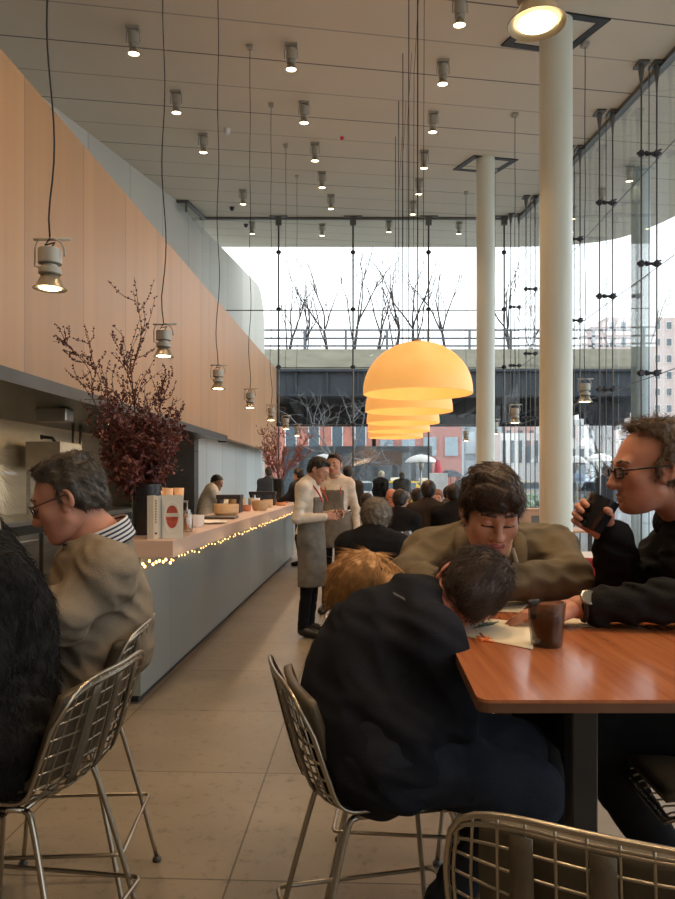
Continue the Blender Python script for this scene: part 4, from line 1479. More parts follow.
# glowing jars and shelf behind the vase
tr = thing('glass_shelf', 'small steel shelf of candle glasses behind the vase', 'shelf', (along(-1.7, 5.9), 5.9, CT))
O = tuple(tr.location)
mb = MB()
for z in (0.02, 0.11, 0.20):
    MB().prism(pr(-1.88, -1.60, 5.6, 6.25), CT + z, CT + z + 0.015).build('shelf_board', M_STEEL, tr, O)
for a in (-1.87, -1.61):
    for y in (5.62, 6.23):
        MB().tube([(along(a, y), y, CT), (along(a, y), y, CT + 0.21)], 0.01, 6).build('leg', M_STEEL, tr, O)
M_CANDLE = mat('candle_glass_glow', (0.75, 0.42, 0.22), rough=0.3, var=0.3, emit=(1.0, 0.5, 0.2), estr=0.25)
for i in range(6):
    a, y = -1.85 + 0.045 * i, 5.72 + 0.16 * (i % 3)
    o = MB().lathe([(0, 0.002), (0.035, 0.002), (0.042, 0.11), (0.038, 0.11), (0.03, 0.01), (0, 0.01)], seg=18).build('candle_glass', M_CANDLE)
    o.location = (along(a, y), y, CT + 0.215)
    tag(o, 'amber candle glass on the small steel shelf behind the vase', 'candle glass', 'candle glasses')
# low black stands along the kitchen side of the counter
for i, (px0, px1) in enumerate(((218, 242), (250, 276))):
    y = (8.8, 11.45)[i]
    w = (px1 - px0) * y / FOC
    mb = MB().box((0, 0, 0.19), (w, 0.3, 0.05)).box((-w / 2 + 0.03, 0, 0.09), (0.04, 0.28, 0.18)).box((w / 2 - 0.03, 0, 0.09), (0.04, 0.28, 0.18))
    o = mb.build('counter_stand', M_BLACK)
    o.location = (PX((px0 + px1) / 2, y), y, CT - 0.03)
    o.location.z = CT
    tag(o, 'low black stand on the counter behind the %s' % ['large wooden bowls', 'small wooden bowls'][i], 'stand')
for y in (7.1, 8.9):
    lamp_light('hood_light', (along(-3.2, y), y, 2.11), 50, 150, 0.9, (1.0, 0.72, 0.38), 0.06, target=(along(-3.7, y), y, 1.0))
# ================================================================ wire counter stools
M_CHROME = mat('chrome_wire', (0.42, 0.375, 0.30), rough=0.28, metal=1.0, var=0.05)
M_PAD = mat('pad_olive_leather', (0.095, 0.078, 0.052), rough=0.45, var=0.12, scale=20, bump=0.1, bscale=200)
M_RUBBER = mat('glide_rubber', (0.05, 0.05, 0.05), rough=0.6)
PROF = crom([(0.235, 0.650), (0.20, 0.664), (0.08, 0.660), (-0.06, 0.636), (-0.145, 0.634), (-0.202, 0.672), (-0.232, 0.75), (-0.262, 0.86), (-0.286, 0.955)], 60)
_d = np.concatenate([[0], np.cumsum(np.linalg.norm(np.diff(PROF, axis=0), axis=1))])
_d /= _d[-1]


def shell(u, v, off=0.0):
    """point of the wire shell: u across (-1..1), v from the front lip (0) to the top of the back (1)"""
    y = np.interp(v, _d, PROF[:, 0])
    z = np.interp(v, _d, PROF[:, 1])
    e = 1e-3
    ty = np.interp(min(v + e, 1), _d, PROF[:, 0]) - np.interp(max(v - e, 0), _d, PROF[:, 0])
    tz = np.interp(min(v + e, 1), _d, PROF[:, 1]) - np.interp(max(v - e, 0), _d, PROF[:, 1])
    L = math.hypot(ty, tz)
    ny, nz = tz / L, -ty / L            # towards the sitter
    w = np.interp(v, [0, 0.12, 0.4, 0.6, 0.8, 1.0], [0.205, 0.225, 0.245, 0.25, 0.245, 0.235])
    dish = np.interp(v, [0, 0.15, 0.45, 0.7, 1.0], [0.004, 0.02, 0.045, 0.042, 0.030]) * abs(u) ** 2.2 + off
    drop = -0.045 * abs(u) ** 4 * np.interp(v, [0.85, 1.0], [0, 1])
    x = w * u * (1 - 0.06 * abs(u) ** 3 * np.interp(v, [0.8, 1], [0, 1]))
    return np.array([x, y + ny * dish, z + nz * dish + drop])


def make_stool(label, group):
    t = thing('counter_stool', label, 'stool', (0, 0, 0), 0, group)
    mb = MB()
    for u in np.linspace(-1, 1, 12)[1:-1]:
        mb.tube([shell(u, v) for v in np.linspace(0.0, 1.0, 30)], 0.0026, 5)
    for v in np.linspace(0.02, 0.98, 18):
        mb.tube([shell(u, v) for u in np.linspace(-1, 1, 15)], 0.0026, 5)
    mb.build('wire_shell', M_CHROME, t)
    def loop(i):
        q = 1 - i
        rim = [shell(-q, v) for v in np.linspace(0.03, 0.96, 26)] + [shell(u, 1 - i * 0.5) for u in np.linspace(-0.93 * q, 0.93 * q, 15)] + [shell(q, v) for v in np.linspace(0.96, 0.03, 26)] + [shell(u, 0.0 + i * 0.3) for u in np.linspace(0.95 * q, -0.95 * q, 13)]
        return rim
    MB().tube(loop(0.0), 0.0055, 7, closed=True).tube([p for p in loop(0.055)], 0.0032, 6, closed=True).build('rim', M_CHROME, t)
    us = np.linspace(-0.80, 0.80, 15)
    G = np.array([[shell(u, v, 0.028 + 0.008 * math.sin(math.pi * np.clip((v - 0.50) / 0.43, 0, 1)) * (1 - abs(u / 0.8) ** 4)) for v in np.linspace(0.50, 0.94, 18)] for u in us])
    MB().surf(G, 0, 0.022).build('back_pad', M_PAD, t)
    G = np.array([[shell(u, v, 0.022 + 0.014 * (1 - abs(u / 0.8) ** 4) * (1 - abs((v - 0.25) / 0.22) ** 4)) for v in np.linspace(0.03, 0.47, 18)] for u in us])
    MB().surf(G, 0, 0.020).build('seat_pad', M_PAD, t)
    for u in (-0.48, 0.0, 0.48):
        G = np.array([[shell(uu, v, -0.006) for v in np.linspace(0.62, 0.965, 10)] for uu in (u - 0.075, u, u + 0.075)])
        q = MB().surf(G, 0, 0.003)
        q.build('strap', M_PAD, t)
    for sx in (-1, 1):
        # a bent rod carrying front and rear leg on each side
        for (y0, y1, yt) in ((0.225, 0.15, 0.12), (-0.27, -0.13, -0.10)):
            l = MB().tube(crom([(sx * 0.235, y0, 0.012), (sx * 0.20, (y0 + y1) / 2, 0.32), (sx * 0.165, y1, 0.588), (sx * 0.155, yt, 0.620)], 14), 0.0082, 8).build('leg', M_CHROME, t)
            MB().lathe([(0.0, 0.0), (0.017, 0.0), (0.017, 0.010), (0.010, 0.018), (0.0, 0.02)], (sx * 0.235, y0, 0.0), 12).build('glide', M_RUBBER, l)
    mb = MB()
    for sx in (-1, 1):
        mb.tube([(sx * 0.155, 0.125, 0.620), (sx * 0.155, -0.105, 0.620)], 0.0082, 8)
    for y in (0.12, -0.10):
        mb.tube([(-0.155, y, 0.620), (0.155, y, 0.620)], 0.007, 8)
    mb.build('seat_frame', M_CHROME, t)
    q = [(-0.222, 0.235, 0.26), (-0.222, -0.245, 0.26), (0.222, -0.245, 0.26), (0.222, 0.235, 0.26)]
    path = []
    for i in range(4):
        a, b, c = np.array(q[i - 1]), np.array(q[i]), np.array(q[(i + 1) % 4])
        path += [b + unit(a - b) * 0.02, b + unit(a - b) * 0.006 + unit(c - b) * 0.006, b + unit(c - b) * 0.02]
    MB().tube(path, 0.0066, 8, closed=True).build('foot_ring', M_CHROME, t)
    return t


def yaw_to(fx, fy):
    return math.atan2(-fx, fy)       # local +y turned to (fx, fy)


G = 'wire counter stools'
stool0 = make_stool('wire counter stool, empty, its back closest with the table beyond', G)
stool0.location, stool0.rotation_euler = (0.487, 1.235, 0), (0, 0, yaw_to(0.442, 0.897))
dup(stool0, (0.112, 1.93, 0), yaw_to(0.975, 0.22), 'wire counter stool under the boy slumped on the table', G)
dup(stool0, (-0.86, 1.96, 0), yaw_to(-0.99, 0.136), 'wire counter stool under the person in the black fur coat', G)
dup(stool0, (-0.94, 2.48, 0), yaw_to(-0.99, -0.06), 'wire counter stool under the man in the grey brown sweater', G)
dup(stool0, (1.0, 1.84, 0), yaw_to(-1, 0.05), 'wire counter stool under the man drinking in black', G)
dup(stool0, (0.63, 2.90, 0), yaw_to(-0.1, -1), 'wire counter stool under the teenager in the olive pullover', G)
dup(stool0, (0.25, 2.62, 0), yaw_to(0.97, -0.1), 'wire counter stool under the small blond child', G)

# ================================================================ the high table
TZ = 1.04
def table_material():
    m = mat('table_wood', (0.50, 0.185, 0.075), rough=0.2, var=0.05, scale=3, coat=0.25)
    nt = m.node_tree
    b = nt.nodes['Principled BSDF']
    tc = nd(nt, 'ShaderNodeTexCoord')
    mp = nd(nt, 'ShaderNodeMapping')
    mp.inputs['Rotation'].default_value = (0, 0, math.radians(40))
    mp.inputs['Scale'].default_value = (55, 2.5, 8)
    nt.links.new(tc.outputs['Object'], mp.inputs['Vector'])
    nz = nd(nt, 'ShaderNodeTexNoise')
    nz.inputs['Scale'].default_value = 1.0
    nz.inputs['Detail'].default_value = 5
    nt.links.new(mp.outputs[0], nz.inputs['Vector'])
    mr = nd(nt, 'ShaderNodeMapRange')
    mr.inputs['From Min'].default_value = 0.35
    mr.inputs['From Max'].default_value = 0.65
    nt.links.new(nz.outputs['Fac'], mr.inputs['Value'])
    c = mixc(nt, mr.outputs[0], (0.36, 0.115, 0.045), (0.46, 0.165, 0.065))
    nt.links.new(c, b.inputs['Base Color'])
    mr2 = nd(nt, 'ShaderNodeMapRange')
    mr2.inputs['To Min'].default_value = 0.16
    mr2.inputs['To Max'].default_value = 0.30
    nt.links.new(nz.outputs['Fac'], mr2.inputs['Value'])
    nt.links.new(mr2.outputs[0], b.inputs['Roughness'])
    return m


M_TABLE = table_material()
M_TABLEEDGE = mat('table_edge', (0.13, 0.06, 0.03), rough=0.4, var=0.15)
M_TABLELEG = mat('table_leg_black', (0.03, 0.027, 0.024), rough=0.35, var=0.1)
tb = thing('high_table', 'high table with glossy red brown wood top and black square legs', 'table', (0.6, 1.9, 0))
O = tuple(tb.location)
x0, x1, ya, yb = 0.257, 0.93, 1.315, 2.56
def rounded(pts, r, n=6):
    out = []
    for i in range(len(pts)):
        a, b, c = np.array(pts[i - 1]), np.array(pts[i]), np.array(pts[(i + 1) % len(pts)])
        u, v = unit(a - b), unit(c - b)
        p0, p1 = b + u * r, b + v * r
        for t in np.linspace(0, 1, n):
            out.append(tuple((1 - t) ** 2 * p0 + 2 * t * (1 - t) * b + t * t * p1))
    return out


poly = rounded([(x0, ya), (x1, ya), (x1 + AISLE * 1.25, yb), (x0 + AISLE * 1.25, yb)], 0.03)
MB().prism(poly, TZ - 0.006, TZ).build('tabletop', M_TABLE, tb, O)
MB().prism(poly, TZ - 0.024, TZ - 0.006).build('edge', M_TABLEEDGE, tb, O)
for (lx, ly) in ((0.497, 1.47), (0.545, 2.36)):
    q = MB().box((lx, ly, 0.51), (0.052, 0.052, 1.0), bev=0.003).build('leg', M_TABLELEG, tb, O)
    MB().box((lx, ly, 0.008), (0.14, 0.14, 0.016), bev=0.003).build('foot_plate', M_TABLELEG, q, None)
MB().box((0.52, 1.915, TZ - 0.045), (0.06, 0.95, 0.03)).build('rail', M_TABLELEG, tb, O)


def on_table(px, py, dz=0.0, z=None):
    z = TZ if z is None else z
    Y = (EYE - z) * FOC / (py - 481)
    return np.array([PX(px, Y), Y, z + dz])


M_SHEET = mat('paper_cream', (0.83, 0.75, 0.58), rough=0.8, var=0.03, scale=3)
def sheet(corners, name, label, lift=0.0, curl=0.0):
    c = [on_table(*q) for q in corners]
    G = np.zeros((9, 9, 3))
    for i, s in enumerate(np.linspace(0, 1, 9)):
        for j, t in enumerate(np.linspace(0, 1, 9)):
            p = (1 - s) * (1 - t) * c[0] + s * (1 - t) * c[1] + s * t * c[2] + (1 - s) * t * c[3]
            p[2] += 0.0012 + lift + curl * max(0, s - 0.7) ** 2 * 4
            G[i, j] = p
    org = G.mean((0, 1))
    mb = MB().surf(G, 0, -0.0007)
    o = mb.build(name, M_SHEET, None, org)
    return tag(o, label, 'paper'), G


pap, PG = sheet([(446, 633), (533, 650), (534, 624), (470, 617)], 'drawing_paper', 'cream drawing paper under the slumped boy with an orange scribble')
# crayon drawing on the sheet
M_CRAYON = mat('crayon_orange', (0.85, 0.22, 0.06), rough=0.7, var=0.15)
M_CRAYONDARK = mat('crayon_green', (0.12, 0.16, 0.12), rough=0.7, var=0.2)
org = np.array(pap.location)
mb = MB()
for (a, b_) in (((476, 637), (490, 640)), ((478, 640), (494, 643)), ((480, 634), (488, 641)), ((484, 638), (492, 640)), ((477, 638), (483, 641)), ((481, 642), (489, 638))):
    mb.tube([on_table(*a) - org + (0, 0, 0.002), on_table(*b_) - org + (0, 0, 0.002)], 0.0028, 5)
mb.build('orange_scribble', M_CRAYON, pap)
mb = MB()
for k in range(9):
    a, b_ = (474 + k * 2.2, 629 - k * 0.4), (484 + k * 1.8, 624 - k * 0.2)
    mb.tube([on_table(*a) - org + (0, 0, 0.002), on_table(*b_) - org + (0, 0, 0.002)], 0.0022, 5)
mb.build('dark_scribble', M_CRAYONDARK, pap)
sheet([(497, 612), (520, 613), (533, 600), (500, 600)], 'drawing_paper', 'small cream sheet before the hand of the teenager')
sheet([(500, 597), (528, 599), (520, 588), (505, 585)], 'drawing_paper', 'cream sheet partly under the olive sleeves', lift=0.002, curl=0.02)
sheet([(560, 626), (596, 628), (588, 617), (556, 618)], 'paper_napkin', 'cream paper napkin under the wrist with the watch')
# pen
pen = MB().tube([on_table(520, 599) + (0, 0, 0.006), on_table(541, 601) + (0, 0, 0.007)], [0.005, 0.0045], 8).build('marker_pen', M_BLACK)
tag(pen, 'black marker pen lying by the resting hand', 'pen')
# tumbler
M_SMOKED = glass_mat('smoked_glass', (0.60, 0.57, 0.53), 0.09)


def tumbler(label, h=0.106, r=0.046):
    t = thing('tumbler', label, 'drinking glass')
    MB().lathe([(0.0, 0.0), (r * 0.76, 0.0), (r * 0.80, 0.004), (r, h), (r - 0.0035, h), (r * 0.72, 0.012), (0.0, 0.012)], seg=40).build('glass', M_SMOKED, t)
    MB().lathe([(0.0, 0.0135), (r * 0.70, 0.0135), (r * 0.86, h * 0.66), (0.0, h * 0.66)], seg=32).build('drink', mat('drink_brown', (0.10, 0.055, 0.03), rough=0.05, spec=0.6), t)
    return t


tm = tumbler('smoked brown tumbler standing on the paper edge on the table')
tm.location = tuple(on_table(546.5, 645.5))
for ch in tm.children:
    if ch.name.startswith('drink'):
        ch.data.materials.clear()
        ch.data.materials.append(M_SMOKED)
mb = MB()
for k in range(5):
    R = np.array(Matrix.Rotation(rng.uniform(0, 3), 3, Vector(rng.normal(size=3))))
    mb.box((rng.uniform(-0.015, 0.015), rng.uniform(-0.015, 0.015), 0.035 + 0.012 * k), (0.02, 0.02, 0.02), R=R, bev=0.003)
mb.build('ice', glass_mat('ice', (0.8, 0.75, 0.7), 0.15), tm)

# ================================================================ the lower dining tables further back
M_CLOTH = mat('white_tabletop', (0.78, 0.74, 0.69), rough=0.4, var=0.03)
M_PALEWOOD = mat('pale_table_wood', (0.50, 0.30, 0.18), rough=0.35, var=0.15, scale=2, stretch=(1, 14, 1))
M_REDSEAT = mat('red_plastic', (0.42, 0.025, 0.03), rough=0.35, var=0.05)
M_CLEAR = glass_mat('clear_glass', (0.93, 0.94, 0.94), 0.2)
DT = 0.75
def dining_table(cx, cy, w, d, m, label):
    t = thing('dining_table', label, 'table', (cx, cy, 0))
    MB().box((0, 0, DT - 0.015), (w, d, 0.03), bev=0.004).build('tabletop', m, t)
    for sx in (-1, 1):
        for sy in (-1, 1):
            MB().box((sx * (w / 2 - 0.06), sy * (d / 2 - 0.06), (DT - 0.03) / 2), (0.045, 0.045, DT - 0.03)).build('leg', M_TABLELEG, t)
    return t


tabs = [(0.62, 6.35, 0.75, 1.7, M_PALEWOOD, 'pale wood dining table with wine glasses before the curly haired diner'), (1.15, 9.4, 1.6, 0.8, M_CLOTH, 'white topped dining table among the middle diners'),
        (2.15, 6.6, 0.9, 0.9, M_CLOTH, 'white topped dining table beside the thick column base'), (3.12, 10.4, 0.9, 0.9, M_PALEWOOD, 'pale wood dining table by the side glass'), (0.9, 12.3, 1.8, 0.8, M_CLOTH, 'white topped dining table furthest back near the glass')]
for a in tabs:
    dining_table(*a)


def red_chair(x, y, fx, fy, label):
    t = thing('dining_chair', label, 'chair', (x, y, 0), yaw_to(fx, fy), 'red dining chairs')
    us = np.linspace(-1, 1, 11)
    pf = crom([(0.22, 0.44), (0.05, 0.45), (-0.16, 0.44), (-0.22, 0.52), (-0.25, 0.68), (-0.27, 0.83)], 22)
    G = np.array([[(u * 0.22 * (1 - 0.12 * (j / 21) ** 2), p[0] + 0.05 * u * u * (j / 21), p[1] + 0.02 * u * u - (0.06 * u ** 4 if j > 17 else 0)) for j, p in enumerate(pf)] for u in us])
    MB().surf(G, 0, 0.014).build('seat_shell', M_REDSEAT, t)
    for sx in (-1, 1):
        for (y0, y1) in ((0.2, 0.13), (-0.22, -0.12)):
            MB().tube([(sx * 0.2, y0, 0.0), (sx * 0.16, y1, 0.43)], 0.011, 8).build('leg', M_STEEL, t)
    return t


for a in [(0.20, 4.78, 0.1, 1, 'red shell chair under the curly haired diner in black'), (0.98, 6.0, -1, 0.1, 'red shell chair at the side of the pale wood table'), (2.05, 5.95, 0.05, 1, 'red shell chair just visible before the thick column'),
          (0.85, 8.7, 0, 1, 'red shell chair under the diner in the brown black jacket'), (1.45, 8.6, 0.1, 1, 'red shell chair under the diner in the black cap'), (2.75, 6.5, -1, 0, 'red shell chair beyond the drinking man at the white table')]:
    red_chair(*a)


def wine_glass(p, label, group, s=1.0):
    o = MB().lathe([(0, 0), (0.034, 0.0), (0.034, 0.003), (0.005, 0.008), (0.004, 0.085), (0.012, 0.093), (0.036, 0.125), (0.04, 0.16), (0.033, 0.205), (0.031, 0.205), (0.038, 0.16), (0.034, 0.127), (0.008, 0.096), (0, 0.095)], seg=18).build('wine_glass', M_CLEAR)
    o.location = tuple(p)
    o.scale = (s, s, s)
    return tag(o, label, 'wine glass', group)


for (px, y) in ((402, 6.5), (406, 6.2), (410, 6.7), (413, 6.3), (417, 6.9), (400, 6.9), (421, 6.5), (408, 7.0), (404, 5.95)):
    wine_glass((PX(px, y), y, DT), 'clear wine glass in the crowd on the pale wood table', 'wine glasses on the pale wood table')
for (px, y) in ((366, 9.2), (378, 9.3), (430, 9.5), (446, 9.4)):
    wine_glass((PX(px, y), 9.3, DT), 'clear wine glass on the white table among the middle diners', 'wine glasses on the white table')
wine_glass((PX(534, 6.5), 6.5, DT), 'clear wine glass to the side of the teenager before the column', 'wine glasses by the column', 1.35)
wine_glass((PX(529, 6.75), 6.75, DT), 'clear wine glass on the white table behind the teenager', 'wine glasses by the column', 1.2)
for (px, py, y, r, lab) in ((420, 531, 5.9, 0.11, 'white plate on the pale wood table before the wine glasses'), (427, 522, 6.6, 0.10, 'white plate on the pale wood table beyond the dark bottle')):
    o = MB().lathe([(0, 0), (r * 0.6, 0), (r, 0.014), (r, 0.018), (r * 0.6, 0.005), (0, 0.005)], seg=24).build('plate', M_CERAMIC)
    o.location = (PX(px, y), y, DT)
    tag(o, lab, 'plate')
o = MB().lathe([(0, 0), (0.036, 0), (0.036, 0.17), (0.014, 0.22), (0.014, 0.27), (0, 0.27)], seg=18).build('wine_bottle', M_BLACK)
o.location = (PX(424, 6.15), 6.15, DT)
tag(o, 'dark bottle on the pale wood table', 'bottle')
o = MB().box((0, 0, 0.1), (0.16, 0.012, 0.2), bev=0.002).build('menu_card', mat('menu_slate', (0.12, 0.13, 0.13), rough=0.5))
o.location = (PX(538, 10.2), 10.25, DT)
tag(o, 'dark menu card standing on the window table', 'menu card')
t = thing('service_station', 'low timber service cabinet behind the teenager near the columns', 'cabinet', (PX(537, 11.6), 11.6, 0))
MB().box((0, 0, 0.5), (0.9, 0.4, 1.0), bev=0.01).build('body', M_PALEWOOD, t)
for dx in (-0.22, 0.22):
    d = MB().box((dx, -0.205, 0.5), (0.42, 0.02, 0.9)).build('door', M_PALEWOOD, t)
    MB().tube([(dx * 0.3, -0.225, 0.45), (dx * 0.3, -0.225, 0.6)], 0.008).build('handle', M_STEEL, d)
# ================================================================ people
def skin(name, col):
    return mat(name, col, rough=0.5, var=0.10, scale=14, sss=0.12, spec=0.35)


SK_FAIR = skin('skin_fair', (0.60, 0.32, 0.22))
SK_RUDDY = skin('skin_ruddy', (0.56, 0.26, 0.175))
SK_TAN = skin('skin_tan', (0.50, 0.27, 0.18))
SK_BROWN = skin('skin_brown', (0.30, 0.16, 0.10))
SK_EARS = skin('skin_pink', (0.60, 0.25, 0.18))
SK_STUBBLE = skin('skin_stubble', (0.50, 0.236, 0.160))
M_LIP = mat('lips', (0.38, 0.125, 0.105), rough=0.45, var=0.1)
M_EYE = mat('eye_white', (0.75, 0.72, 0.68), rough=0.2, var=0.02)
M_IRIS = mat('iris_dark', (0.03, 0.02, 0.015), rough=0.2)
def hairm(name, col, var=0.3):
    return mat(name, col, rough=0.45, var=var, scale=40, spec=0.4)


H_BROWN = hairm('hair_brown', (0.055, 0.032, 0.020))
H_DARK = hairm('hair_black', (0.018, 0.014, 0.012))
H_GREYBROWN = hairm('hair_grey_brown', (0.070, 0.055, 0.040), 0.5)
H_MOUSE = hairm('hair_mouse', (0.15, 0.10, 0.062), 0.45)
H_GREY = hairm('hair_grey', (0.19, 0.155, 0.115), 0.4)
H_BLOND = hairm('hair_blond', (0.52, 0.29, 0.115), 0.25)
H_PLATINUM = hairm('hair_platinum', (0.80, 0.72, 0.55), 0.15)
H_RED = hairm('hair_auburn', (0.22, 0.085, 0.04))
M_GLASSES = mat('glasses_black', (0.015, 0.015, 0.017), rough=0.3)
M_GLASSESTHIN = mat('glasses_brown', (0.06, 0.035, 0.025), rough=0.3, metal=0.4)
M_LENS = glass_mat('lens', (0.95, 0.95, 0.95), 0.08)


def cloth(name, col, **k):
    a = dict(rough=0.9, var=0.14, scale=18, bump=0.25, bscale=260, sheen=0.0, spec=0.12)
    a.update(k)
    return mat(name, col, **a)


def head_frame(f, u):
    f = unit(f)
    u = np.asarray(u, float)
    u = unit(u - f * (u @ f))
    r = np.cross(f, u)
    return np.stack([r, f, u], 1)       # columns: right, forward, up


def head_prims(c, R, s, eyes='down', detail=True, jaw=1.0, nose=1.0):
    L = lambda *v: np.asarray(c) + s * (R @ np.asarray(v, float))
    E = lambda v, r, k, m=0, op=1: ell(L(*v), np.asarray(r) * s, R, k * s, m, op)
    K = lambda a, b, ra, rb, k, m=0, op=1: cap(L(*a), L(*b), ra * s, rb * s, k * s, m, op)
    p = [E((0, -0.012, 0.030), (0.075, 0.097, 0.086), 0.02), E((0, 0.035, -0.03), (0.060, 0.055, 0.085), 0.035),
         E((0, 0.040, -0.075), (0.047 * jaw, 0.045, 0.038), 0.035), E((0, 0.076, -0.099), (0.02 * jaw, 0.018, 0.016), 0.025),
         K((-0.048 * jaw, 0.008, -0.062), (-0.02, 0.062, -0.096), 0.016, 0.014, 0.03), K((0.048 * jaw, 0.008, -0.062), (0.02, 0.062, -0.096), 0.016, 0.014, 0.03),
         E((0.043, 0.060, -0.026), (0.019, 0.02, 0.018), 0.028), E((-0.043, 0.060, -0.026), (0.019, 0.02, 0.018), 0.028),
         K((-0.034, 0.080, 0.020), (0.034, 0.080, 0.020), 0.011, 0.011, 0.022)]
    if detail:
        for sx in (-1, 1):
            p.append(E((sx * 0.032, 0.101, 0.001), (0.019, 0.017, 0.012), 0.014, 0, -1))
            if eyes == 'open':
                p.append(E((sx * 0.031, 0.0765, 0.001), (0.0135, 0.0135, 0.0125), 0.002, 3))
                p.append(E((sx * 0.031, 0.0855, 0.001), (0.0058, 0.006, 0.0058), 0.0005, 4, 0))
                p.append(K((sx * 0.018, 0.086, 0.0085), (sx * 0.046, 0.080, 0.0075), 0.0034, 0.0034, 0.004))
            else:
                p.append(E((sx * 0.031, 0.0765, 0.001), (0.0155, 0.0145, 0.0125), 0.006, 0))
                p.append(K((sx * 0.017, 0.0905, -0.0085), (sx * 0.046, 0.0825, -0.0075), 0.0026, 0.0022, 0.0015, 4))
            p.append(K((sx * 0.013, 0.0925, 0.0245), (sx * 0.034, 0.0915, 0.0280), 0.0042, 0.004, 0.003, 2))
            p.append(K((sx * 0.034, 0.0915, 0.0280), (sx * 0.050, 0.078, 0.0215), 0.004, 0.0025, 0.003, 2))
            p.append(E((sx * 0.013, 0.094, -0.041), (0.0095 * nose, 0.011, 0.0085), 0.010))
            p.append(E((sx * 0.0075, 0.099, -0.0485), (0.004, 0.005, 0.003), 0.003, 4, -1))
            # ear: bowl with a rim and lobe
            er = R @ np.array(Matrix.Rotation(sx * 0.35, 3, 'Z')) @ np.array(Matrix.Rotation(-0.18, 3, 'X'))
            p.append(ell(L(sx * 0.077, -0.014, -0.006), np.array((0.010, 0.019, 0.031)) * s, er, 0.008 * s))
            p.append(ell(L(sx * 0.083, -0.010, -0.002), np.array((0.006, 0.011, 0.018)) * s, er, 0.006 * s, 0, -1))
            p.append(E((sx * 0.074, 0.000, -0.033), (0.007, 0.010, 0.011), 0.008))
        p += [K((0, 0.090, 0.012), (0, 0.112 * 1.0, -0.034), 0.0075 * nose, 0.0105 * nose, 0.014), E((0, 0.1105, -0.038), (0.0115 * nose, 0.0105 * nose, 0.009 * nose), 0.010),
              K((-0.021, 0.0885, -0.0665), (0.021, 0.0885, -0.0665), 0.0055, 0.0055, 0.008, 1), E((0, 0.0965, -0.0650), (0.014, 0.006, 0.005), 0.006, 1),
              E((0, 0.0955, -0.0760), (0.016, 0.0065, 0.0058), 0.006, 1),
              K((-0.022, 0.1005, -0.0705), (0.022, 0.1005, -0.0705), 0.0022, 0.0022, 0.004, 1, -1),
              E((0, 0.103, -0.0865), (0.02, 0.009, 0.004), 0.008, 0, -1)]
    else:
        for sx in (-1, 1):
            p.append(E((sx * 0.076, -0.012, -0.006), (0.010, 0.018, 0.030), 0.006))
            p.append(K((sx * 0.016, 0.088, 0.021), (sx * 0.046, 0.082, 0.024), 0.006, 0.005, 0.003, 2))
            p.append(E((sx * 0.031, 0.086, 0.002), (0.012, 0.008, 0.005), 0.003, 4))
        p += [K((0, 0.088, 0.008), (0, 0.110, -0.036), 0.009, 0.013, 0.012), K((-0.018, 0.090, -0.07), (0.018, 0.090, -0.07), 0.007, 0.007, 0.004, 1)]
    return p


HAIRLINE = {'mid': ([-0.09, -0.05, -0.02, 0.01, 0.035, 0.055, 0.070, 0.085, 0.1, 0.13, 0.2], [-0.055, -0.035, -0.005, 0.010, 0.010, 0.014, 0.030, 0.058, 0.072, 0.08, 0.09]),
            'short': ([-0.09, -0.05, -0.02, 0.01, 0.035, 0.055, 0.068, 0.08, 0.2], [-0.055, -0.035, -0.005, 0.012, 0.020, 0.032, 0.055, 0.14, 0.2]),
            'full': ([-0.09, -0.05, -0.03, 0.00, 0.020, 0.034, 0.046, 0.06, 0.2], [-0.055, -0.03, 0.010, 0.022, 0.032, 0.060, 0.2, 0.2, 0.2]),
            'recede': ([-0.09, -0.05, -0.03, 0.01, 0.04, 0.07, 0.095, 0.112, 0.13, 0.2], [-0.055, -0.03, 0.008, 0.016, 0.002, -0.012, -0.004, 0.034, 0.052, 0.06]),
            'long': ([-0.3, -0.05, 0.0, 0.03, 0.05, 0.07, 0.2], [0.03, 0.03, 0.035, 0.045, 0.07, 0.2, 0.2]),
            'back': ([-0.11, -0.06, -0.03, 0.0, 0.03, 0.05, 0.06, 0.2], [-0.04, -0.02, 0.01, 0.02, 0.03, 0.06, 0.2, 0.2])}


